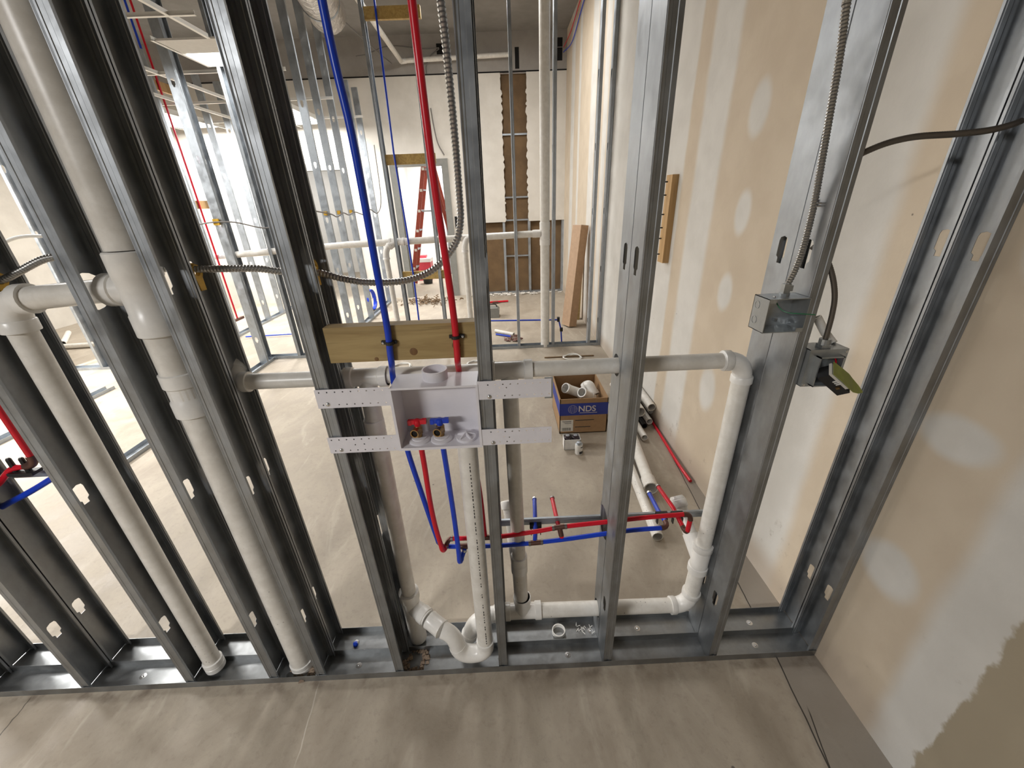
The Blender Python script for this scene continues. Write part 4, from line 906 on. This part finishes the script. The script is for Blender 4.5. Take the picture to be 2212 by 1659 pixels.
# cement cans: small open tray with two dark lids, one white can in front
tray = thing('can_carrier', 'small white open carrier holding two dark-lidded cans', 'carrier', (0.43, 1.53, 0))
tx0, tx1, ty0, ty1 = 0.385, 0.505, 1.475, 1.56
MB().box(tx0, tx1, ty0, ty0+0.003, 0.001, 0.085).box(tx0, tx1, ty1-0.003, ty1, 0.001, 0.085).box(tx0, tx0+0.003, ty0, ty1, 0.001, 0.085).box(tx1-0.003, tx1, ty0, ty1, 0.001, 0.085).box(tx0, tx1, ty0, ty1, 0.0, 0.003).build('carrier_walls', 'can_label', tray, False)
for xx, t_ in ((0.416, 'left'), (0.474, 'right')):
    k = thing('cement_can', 'small dark-lidded cement can, %s one in the white carrier' % t_, 'can', (xx, 1.518, 0.004), 'cans in the white carrier')
    MB().lathe((xx, 1.518, 0.004), (0, 0, 1), [(0, 0.025), (0.080, 0.025), (0.084, 0.020)], 18).build('body', 'can_dark', k)
    MB().lathe((xx, 1.518, 0.088), (0, 0, 1), [(0, 0.019), (0.010, 0.019), (0.012, 0.016)], 18).build('lid', 'can_dark', k)
    MB().lathe((xx, 1.518, 0.1001), (0, 0, 1), [(0, 0.014), (0.001, 0.013)], 18).build('lid_top', 'box_steel', k)
k = thing('cement_can', 'white cement can with black print standing in front of the carrier', 'can', (0.483, 1.43, 0))
MB().lathe((0.483, 1.43, 0.0), (0, 0, 1), [(0, 0.026), (0.002, 0.027), (0.078, 0.027), (0.080, 0.026)], 20).build('body', 'can_label', k)
MB().lathe((0.483, 1.43, 0.080), (0, 0, 1), [(0, 0.025), (0.005, 0.018), (0.014, 0.017), (0.016, 0.014)], 20).build('lid', 'steel_far', k)
def canpatch(a0, a1, z0_, z1_, mat):
    mb = MB(); n = 6; r = 0.0274; vs_ = []
    for i in range(n+1):
        a_ = a0+(a1-a0)*i/n; vs_ += [(0.483+r*math.cos(a_), 1.43+r*math.sin(a_), z0_), (0.483+r*math.cos(a_), 1.43+r*math.sin(a_), z1_)]
    mb.add(vs_, [(2*i, 2*i+2, 2*i+3, 2*i+1) for i in range(n)]); mb.build('print_patch', mat, k, True)
canpatch(-1.6, -0.5, 0.008, 0.030, 'print'); canpatch(-1.3, -0.5, 0.058, 0.066, 'print'); canpatch(-2.6, -1.9, 0.036, 0.05, 'label')
# loose pipes by the right wall
def loose(label, p0, p1, r, mat='pvc', bell=False, group='loose pipes by the right wall', name='loose_pipe', wall=0.86):
    p0, p1 = Vector(p0), Vector(p1); d = (p1-p0).normalized()
    if bell: mb = MB().tube([p0, p0+d*0.09, p0+d*0.105, p1], [r*1.22, r*1.22, r, r], 18, True, r*1.02)
    else: mb = MB().tube([p0, p1], r, 18, True, r*wall)
    tag(mb.build(name, mat), label, 'pipe', group)
loose('long white pipe with printed length, nearest open end below the manifold', (0.752, 0.60, 0.030), (0.850, 2.35, 0.030), 0.029)
loose('white pipe with a belled end lying beside the long printed pipe', (0.842, 0.965, 0.044), (0.985, 2.35, 0.037), 0.036, bell=True)
loose('white pipe with a narrow open end, left of the wall bundle', (0.998, 1.55, 0.026), (1.000, 2.5, 0.026), 0.025)
loose('wide white pipe with a dark mouth at the top of the wall bundle', (1.030, 1.78, 0.116), (1.032, 2.5, 0.116), 0.042)
loose('slim white pipe in the middle of the wall bundle', (1.100, 1.745, 0.046), (1.100, 2.5, 0.046), 0.025)
loose('upper right white pipe against the wall in the bundle', (1.126, 1.80, 0.142), (1.126, 2.5, 0.142), 0.033)
loose('small pipe tucked under the upper right pipe at the wall', (1.139, 1.84, 0.084), (1.139, 2.5, 0.084), 0.020)
loose('dark pipe end under the wide white pipe', (1.054, 1.72, 0.023), (1.056, 2.5, 0.023), 0.022, 'black')
tag(MB().tube(spline([(1.128, 1.055, 0.0115), (1.125, 1.25, 0.0115), (1.135, 1.5, 0.0115), (1.143, 1.75, 0.0115), (1.144, 1.82, 0.0115)], 5), 0.0105, 10).build('loose_tube', 'red'), 'red tube lying on the floor along the right wall', 'tube')
# coils of white wire
def coil(label, x, y, r, seed):
    random.seed(seed); pts = []
    for k in range(70):
        a_ = k*2*pi/14; rr_ = r*(1+0.13*math.sin(k*1.3)+random.uniform(-0.05, 0.05)); pts.append((x+rr_*math.cos(a_), y+rr_*0.9*math.sin(a_), 0.006+0.012*(k/70)+random.uniform(0, 0.004)))
    tag(MB().tube(spline(pts, 2), 0.004, 6).build('wire_coil', 'white_wire'), label, 'wire coil', 'coils of white wire')
coil('coil of white wire on the floor above the vent pipe, right of the stack', 0.75, 3.30, 0.10, 1)
coil('coil of white wire on the floor behind the pine board', -1.20, 3.25, 0.10, 2)
coil('coil of white wire half hidden behind the stud by the washer box', -0.36, 3.24, 0.09, 3)
tag(MB().box(0.43, 1.0, 3.325, 3.345, 0.002, 0.012).build('wood_strip', 'brown', None, False), 'thin dark strip lying on the floor by the white wire coil', 'strip')
bc = MB(); bpts = []
for k in range(85): a_ = k*2*pi/17; bpts.append((-2.33+0.05*math.cos(a_)*0.3+0.012*(k/17-2.5), 6.02+0.15*math.cos(a_), 0.185+0.17*math.sin(a_)))
tag(bc.tube(bpts, 0.010, 7).build('tube_coil', 'blue'), 'coil of blue tubing standing on the floor behind the side partition', 'tube coil')
tag(MB().tube([(-6.35, 4.50, 0.036), (-5.72, 4.54, 0.036)], 0.035, 14, True, 0.030).build('loose_pipe', 'pvc'), 'white pipe length lying on the floor below the left elbow', 'pipe')
tag(MB().tube([(-6.9, 5.25, 0.036), (-6.4, 4.66, 0.036)], 0.035, 14, True, 0.030).build('loose_pipe', 'pvc'), 'slanting white pipe length on the floor at far left', 'pipe')
# leaning wrapped beam
lbm = thing('leaning_beam', 'tan boxed beam leaning on the right wall in the far partition', 'beam', (0.9, 4.42, 0))
mt = Matrix(((1, 0, 0, 0), (0, 1, 0, 0), (0, 0, 1, 0), (0, 0, 0, 1)))
p0, p1 = Vector((0.905, 4.56, 0.012)), Vector((1.045, 4.66, 1.34))
MB().bar(p0, p1, 0.19, 0.12, Vector((0.42, -0.9, 0))).build('box_length', 'beam', lbm, False)
MB().bar(p1+(p1-p0).normalized()*0.0005, p1+(p1-p0).normalized()*0.003, 0.184, 0.114, Vector((0.42, -0.9, 0))).build('end_flap', 'label', lbm, False)
tag(MB().bar((1.09, 4.90, 0.0), (1.13, 4.95, 1.20), 0.045, 0.09, Vector((1, 0, 0))).build('leaning_plank', 'wood', None, False), 'brown plank behind the tan boxed beam at the right wall', 'plank')
# pine block screwed to the right wall with black anchors
pb = thing('wall_block', 'upright pine block on the right wall with black anchors along its edge', 'block', (1.14, 1.96, 1.5))
MB().box(1.117, XR-0.0005, 1.915, 2.012, 1.232, 1.785).build('plank', 'wood_o', pb, False)
for zz in (1.745, 1.665, 1.545, 1.46, 1.39, 1.285): MB().tube([(1.118, 1.985, zz), (1.098, 1.99, zz)], 0.0042, 8).build('anchor', 'black', pb)
# scatter beyond the partition
t_ = thing('pipe_cutter', 'red handled tool on the floor beyond the far partition', 'tool', (-0.1, 6.18, 0)); MB().tube([(-0.30, 6.15, 0.02), (0.06, 6.2, 0.02)], 0.016, 8).build('handle', 'red', t_); MB().box(-0.22, -0.12, 6.10, 6.16, 0.005, 0.03).build('jaw', 'copper', t_, False)
tb = thing('tool_bag', 'small grey tool bag on the floor beyond the far partition', 'bag', (-0.2, 5.25, 0))
MB().prism([(-0.30, 0.0), (-0.10, 0.0), (-0.09, 0.12), (-0.12, 0.15), (-0.28, 0.15), (-0.31, 0.12)], 'y', 5.16, 5.36).build('bag', 'doorframe', tb, False)
MB().tube(spline([(-0.27, 5.26, 0.145), (-0.25, 5.26, 0.19), (-0.15, 5.26, 0.19), (-0.13, 5.26, 0.145)], 4), 0.009, 6).build('handle', 'black', tb)
tag(MB().tube([(-0.15, 4.40, 0.026), (0.10, 4.20, 0.026)], 0.024, 12, True, 0.02).build('pipe_offcut', 'pvc'), 'white pipe offcut on the floor just beyond the far partition', 'pipe')
tag(MB().tube([(-0.14, 4.28, 0.014), (0.06, 4.15, 0.014)], 0.012, 10).build('tube_offcut', 'blue'), 'blue tube offcut beside the white pipe offcut', 'tube')
def heap(label, cx_, cy_, rx_, ry_, n, seed, mats, zmax=0.05):
    random.seed(seed); mb = MB()
    for k in range(n):
        x_, y_ = cx_+random.gauss(0, rx_), cy_+random.gauss(0, ry_); a_ = random.uniform(0, pi); L_ = random.uniform(0.02, 0.09)
        mb.bar((x_, y_, random.uniform(0.006, zmax)), (x_+L_*math.cos(a_), y_+L_*math.sin(a_), random.uniform(0.006, zmax)), random.uniform(0.008, 0.03), 0.006, Vector((0, 1, 0.3)))
    o = mb.build('debris', mats, None, False); tag(o, label, 'debris', None, 'stuff')
heap('brown scraps scattered before the far door', -1.42, 6.45, 0.22, 0.16, 160, 3, 'brown', 0.06)
heap('copper brown scraps beside the white pipe offcut', 0.10, 4.02, 0.05, 0.04, 30, 4, 'copper', 0.03)
heap('white plaster crumbs along the foot of the back wall', 0.35, 6.82, 0.45, 0.06, 110, 6, 'wall_back', 0.03)

# ------------------------------------------------------------------ far room: ladder, cooler
ld = thing('step_ladder', 'red fibreglass stepladder standing beyond the far doorway', 'ladder', (-1.45, 8.2, 0))
for yy in (7.98, 8.36):
    MB().bar((-1.45, yy, 2.52), (-2.03, yy, 0.02), 0.075, 0.03, Vector((1, 0, 0))).build('rail', 'ladder', ld, False)
    MB().bar((-1.36, yy+0.01, 2.50), (-0.90, yy+0.01, 0.02), 0.065, 0.03, Vector((1, 0, 0))).build('rail', 'ladder', ld, False)
for i in range(6):
    f_ = (i+0.6)/6.6; x_ = -1.45-0.58*f_; z_ = 2.52-2.5*f_; MB().box(x_-0.03, x_+0.05, 7.99, 8.35, z_, z_+0.025).build('step', 'steel_far', ld, False)
    for yy in (7.963,): MB().box(x_-0.02, x_+0.03, yy, yy+0.003, z_-0.02, z_+0.03).build('rung_plate', 'label', ld, False)
MB().box(-1.62, -1.12, 8.0, 8.02, 1.52, 1.55).build('spreader', 'steel_far', ld, False)
MB().box(-1.50, -1.31, 7.96, 8.38, 2.49, 2.54).build('ladder_cap', 'ladder', ld, False)
ck = thing('cooler', 'red cooler on the floor beyond the stepladder', 'cooler', (-1.95, 8.95, 0))
MB().box(-2.12, -1.72, 8.80, 9.15, 0.0, 0.42).build('body', 'cooler', ck, False); MB().box(-2.13, -1.71, 8.79, 9.16, 0.42, 0.50).build('lid', 'wall_white', ck, False); MB().box(-2.02, -1.82, 8.9, 9.05, 0.50, 0.56).build('handle', 'cooler', ck, False)
bk = thing('bucket', 'dark bucket beside the stepladder beyond the doorway', 'bucket', (-1.75, 8.4, 0)); MB().lathe((-1.75, 8.4, 0), (0, 0, 1), [(0, 0.10), (0.26, 0.13), (0.28, 0.14), (0.29, 0.12)], 16).build('pail', 'black', bk)
for xx, t_ in ((-1.35, 'left'), (-1.02, 'right')):
    tag(MB().box(xx-0.02, xx+0.02, 9.6, 9.69, 0, 4.02).build('metal_stud', 'steel_far', None, False), 'stud beyond the stepladder, %s one' % t_, 'stud', 'studs beyond the stepladder')
# wall fixtures by the door
def hole(label, x, z, w, h, nm='outlet_hole'):
    tag(MB().box(x-w/2, x+w/2, YB-0.006, YB-0.0005, z-h/2, z+h/2).box(x-w/2-0.008, x+w/2+0.008, YB-0.002, YB+0.001, z-h/2-0.008, z+h/2+0.008).build(nm, 'void', None, False), label, 'outlet')
hole('dark outlet hole right of the far door', -0.725, 1.80, 0.075, 0.15)
ob = thing('outlet', 'wired receptacle with pale body low right of the far door', 'outlet', (-0.80, YB, 1.34)); MB().box(-0.85, -0.73, YB-0.01, YB-0.0005, 1.24, 1.44).build('back_box', 'void', ob, False); MB().box(-0.80, -0.755, YB-0.03, YB-0.01, 1.27, 1.36).build('body', 'label', ob, False)
hole('black box with cables high on the upper wall', -0.845, 3.87, 0.09, 0.12, 'cable_box'); hole('dark slot in the upper wall', 0.365, 3.72, 0.05, 0.26, 'wall_slot')
hole('upper of two black openings in the wall corner', 1.03, 3.90, 0.10, 0.10, 'wall_slot'); hole('lower of two black openings in the wall corner', 1.03, 3.75, 0.10, 0.15, 'wall_slot')
up_ = thing('upper_pvc_pipe', 'white pipe running overhead then along the top of the back wall', 'pipe', (-1.45, 6.8, 3.72))
MB().tube([(0.24, 6.86, 3.745), (-1.40, 6.86, 3.715)], 0.034, 12).build('pipe', 'pvc', up_); MB().tube([(-1.45, 6.84, 3.70), (-1.47, 5.0, 3.74), (-1.47, 3.9, 3.76)], 0.034, 12).build('pipe', 'pvc', up_)
MB().tube(arc((-1.38, 6.86, 3.715), (-1.45, 6.87, 3.71), (-1.45, 6.80, 3.70), 5), 0.038, 12).build('elbow', 'pvc_fit', up_)
for pts, lb in ((((-0.85, 6.90, 3.87), (-1.1, 6.88, 3.86), (-1.6, 6.85, 3.90), (-1.95, 6.8, 3.80), (-2.1, 6.7, 3.75)), 'grey cable sagging left from the black cable box'),
                (((-0.85, 6.90, 3.86), (-1.0, 6.93, 3.78), (-1.08, 6.93, 3.66), (-1.09, 6.93, 3.56)), 'grey cable dropping from the black cable box'),
                (((-1.7, 5.6, 4.03), (-1.0, 5.6, 4.035), (-0.45, 5.4, 4.0), (0.1, 5.4, 4.02), (0.8, 4.6, 4.03)), 'grey cable looping under the ceiling deck'),
                (((-1.08, 6.93, 3.10), (-1.06, 6.935, 2.85), (-1.02, 6.935, 2.60), (-0.93, 6.93, 2.42)), 'loose thin cable hanging above the far door'),
                (((-2.05, 5.2, 3.95), (-1.85, 5.9, 3.80), (-1.7, 6.5, 3.72), (-1.62, 6.9, 3.70)), 'dark cable slanting down to the upper wall')):
    tag(MB().tube(spline(pts, 5), 0.008, 6).build('electrical_cable', 'grey_wire'), lb, 'cable')
for pts, lb, mt_ in ((((1.10, 6.90, 3.82), (1.13, 6.4, 3.86), (1.14, 5.6, 3.98), (1.14, 4.9, 4.03)), 'red wire along the top of the right wall', 'red'), (((1.10, 6.90, 3.76), (1.14, 6.3, 3.72), (1.145, 5.6, 3.86), (1.145, 4.9, 3.98)), 'blue wire along the top of the right wall', 'blue')):
    tag(MB().tube(spline(pts, 5), 0.007, 6).build('electrical_cable', mt_), lb, 'cable')
du = thing('air_duct', 'foil wrapped duct under the ceiling deck behind the blue tube', 'duct', (-1.9, 5, 3.8))
MB().tube([(-1.78, 4.0, 3.80), (-1.88, 4.7, 3.80), (-1.98, 5.3, 3.80)], 0.22, 20).build('sleeve', 'foil', du)
for yy in (4.3, 4.9): MB().tube([(-1.78-(yy-4)*0.15, yy-0.02, 3.80), (-1.785-(yy-4)*0.15, yy+0.02, 3.80)], 0.226, 20).build('band', 'steel_far', du)

# ------------------------------------------------------------------ suspended grid over the left rooms, lamps, tiles
gr = thing('ceiling_grid', 'white suspended ceiling grid without tiles over the left rooms', 'ceiling grid', (-4, 3.2, 2.9))
for xg in (-2.20, -2.64, -2.03, -3.24, -3.86, -4.40, -5.05, -5.66, -6.31, -6.88):
    ga, gb_ = (0.7, 3.03) if xg == -2.20 else (3.03, 3.70) if xg > -2.7 else (0.7, 6.9)
    MB().box(xg-0.012, xg+0.012, ga, gb_, 2.892, 2.895).box(xg-0.002, xg+0.002, ga, gb_, 2.895, 2.925).build('main_tee', 'grid', gr, False)
for yg in (1.40, 2.62, 3.87, 5.06, 6.25):
    MB().box(-6.9, -2.02, yg-0.012, yg+0.012, 2.8915, 2.8945).box(-6.9, -2.02, yg-0.002, yg+0.002, 2.8945, 2.92).build('cross_tee', 'grid', gr, False)
for x_, y_, nm in ((-2.335, 3.195, 'before the small lit panel'), (-3.55, 3.25, 'behind the large lit panel'), (-4.13, 3.25, 'left of the large lit panel')):
    tag(MB().box(x_-0.25 if x_ < -3 else x_-0.29, x_+0.25 if x_ < -3 else x_+0.29, y_-0.15, y_+0.57 if x_ < -3 else y_+0.15, 2.896, 2.910).build('ceiling_tile', 'tile', None, False), 'pale ceiling tile %s in the grid' % nm, 'ceiling tile', 'ceiling tiles in the grid')
for i, (x, y, z, a, b, w) in enumerate(LAMPS):
    lf = thing('ceiling_lamp', ('lit fluorescent panel over the bright left room', 'small lit panel above the left partition', 'lit fluorescent panel at far left', 'lit fluorescent panel in the far left room', 'added panel brightening the back wall between the side partitions', 'lit fluorescent panel beyond the doorway with the ladder', 'added panel brightening the room beyond the left far doorway', 'added out-of-view fill panel under the deck of the far room', 'added fill panel behind the camera')[i], 'lamp', (x, y, z+0.01))
    MB().box(x-a/2-0.02, x+a/2+0.02, y-b/2-0.02, y+b/2+0.02, z+0.018, z+0.075).build('housing', 'grid', lf, False)
    MB().box(x-a/2, x+a/2, y-b/2, y+b/2, z+0.006, z+0.016).build('diffuser', 'lamp', lf, False)
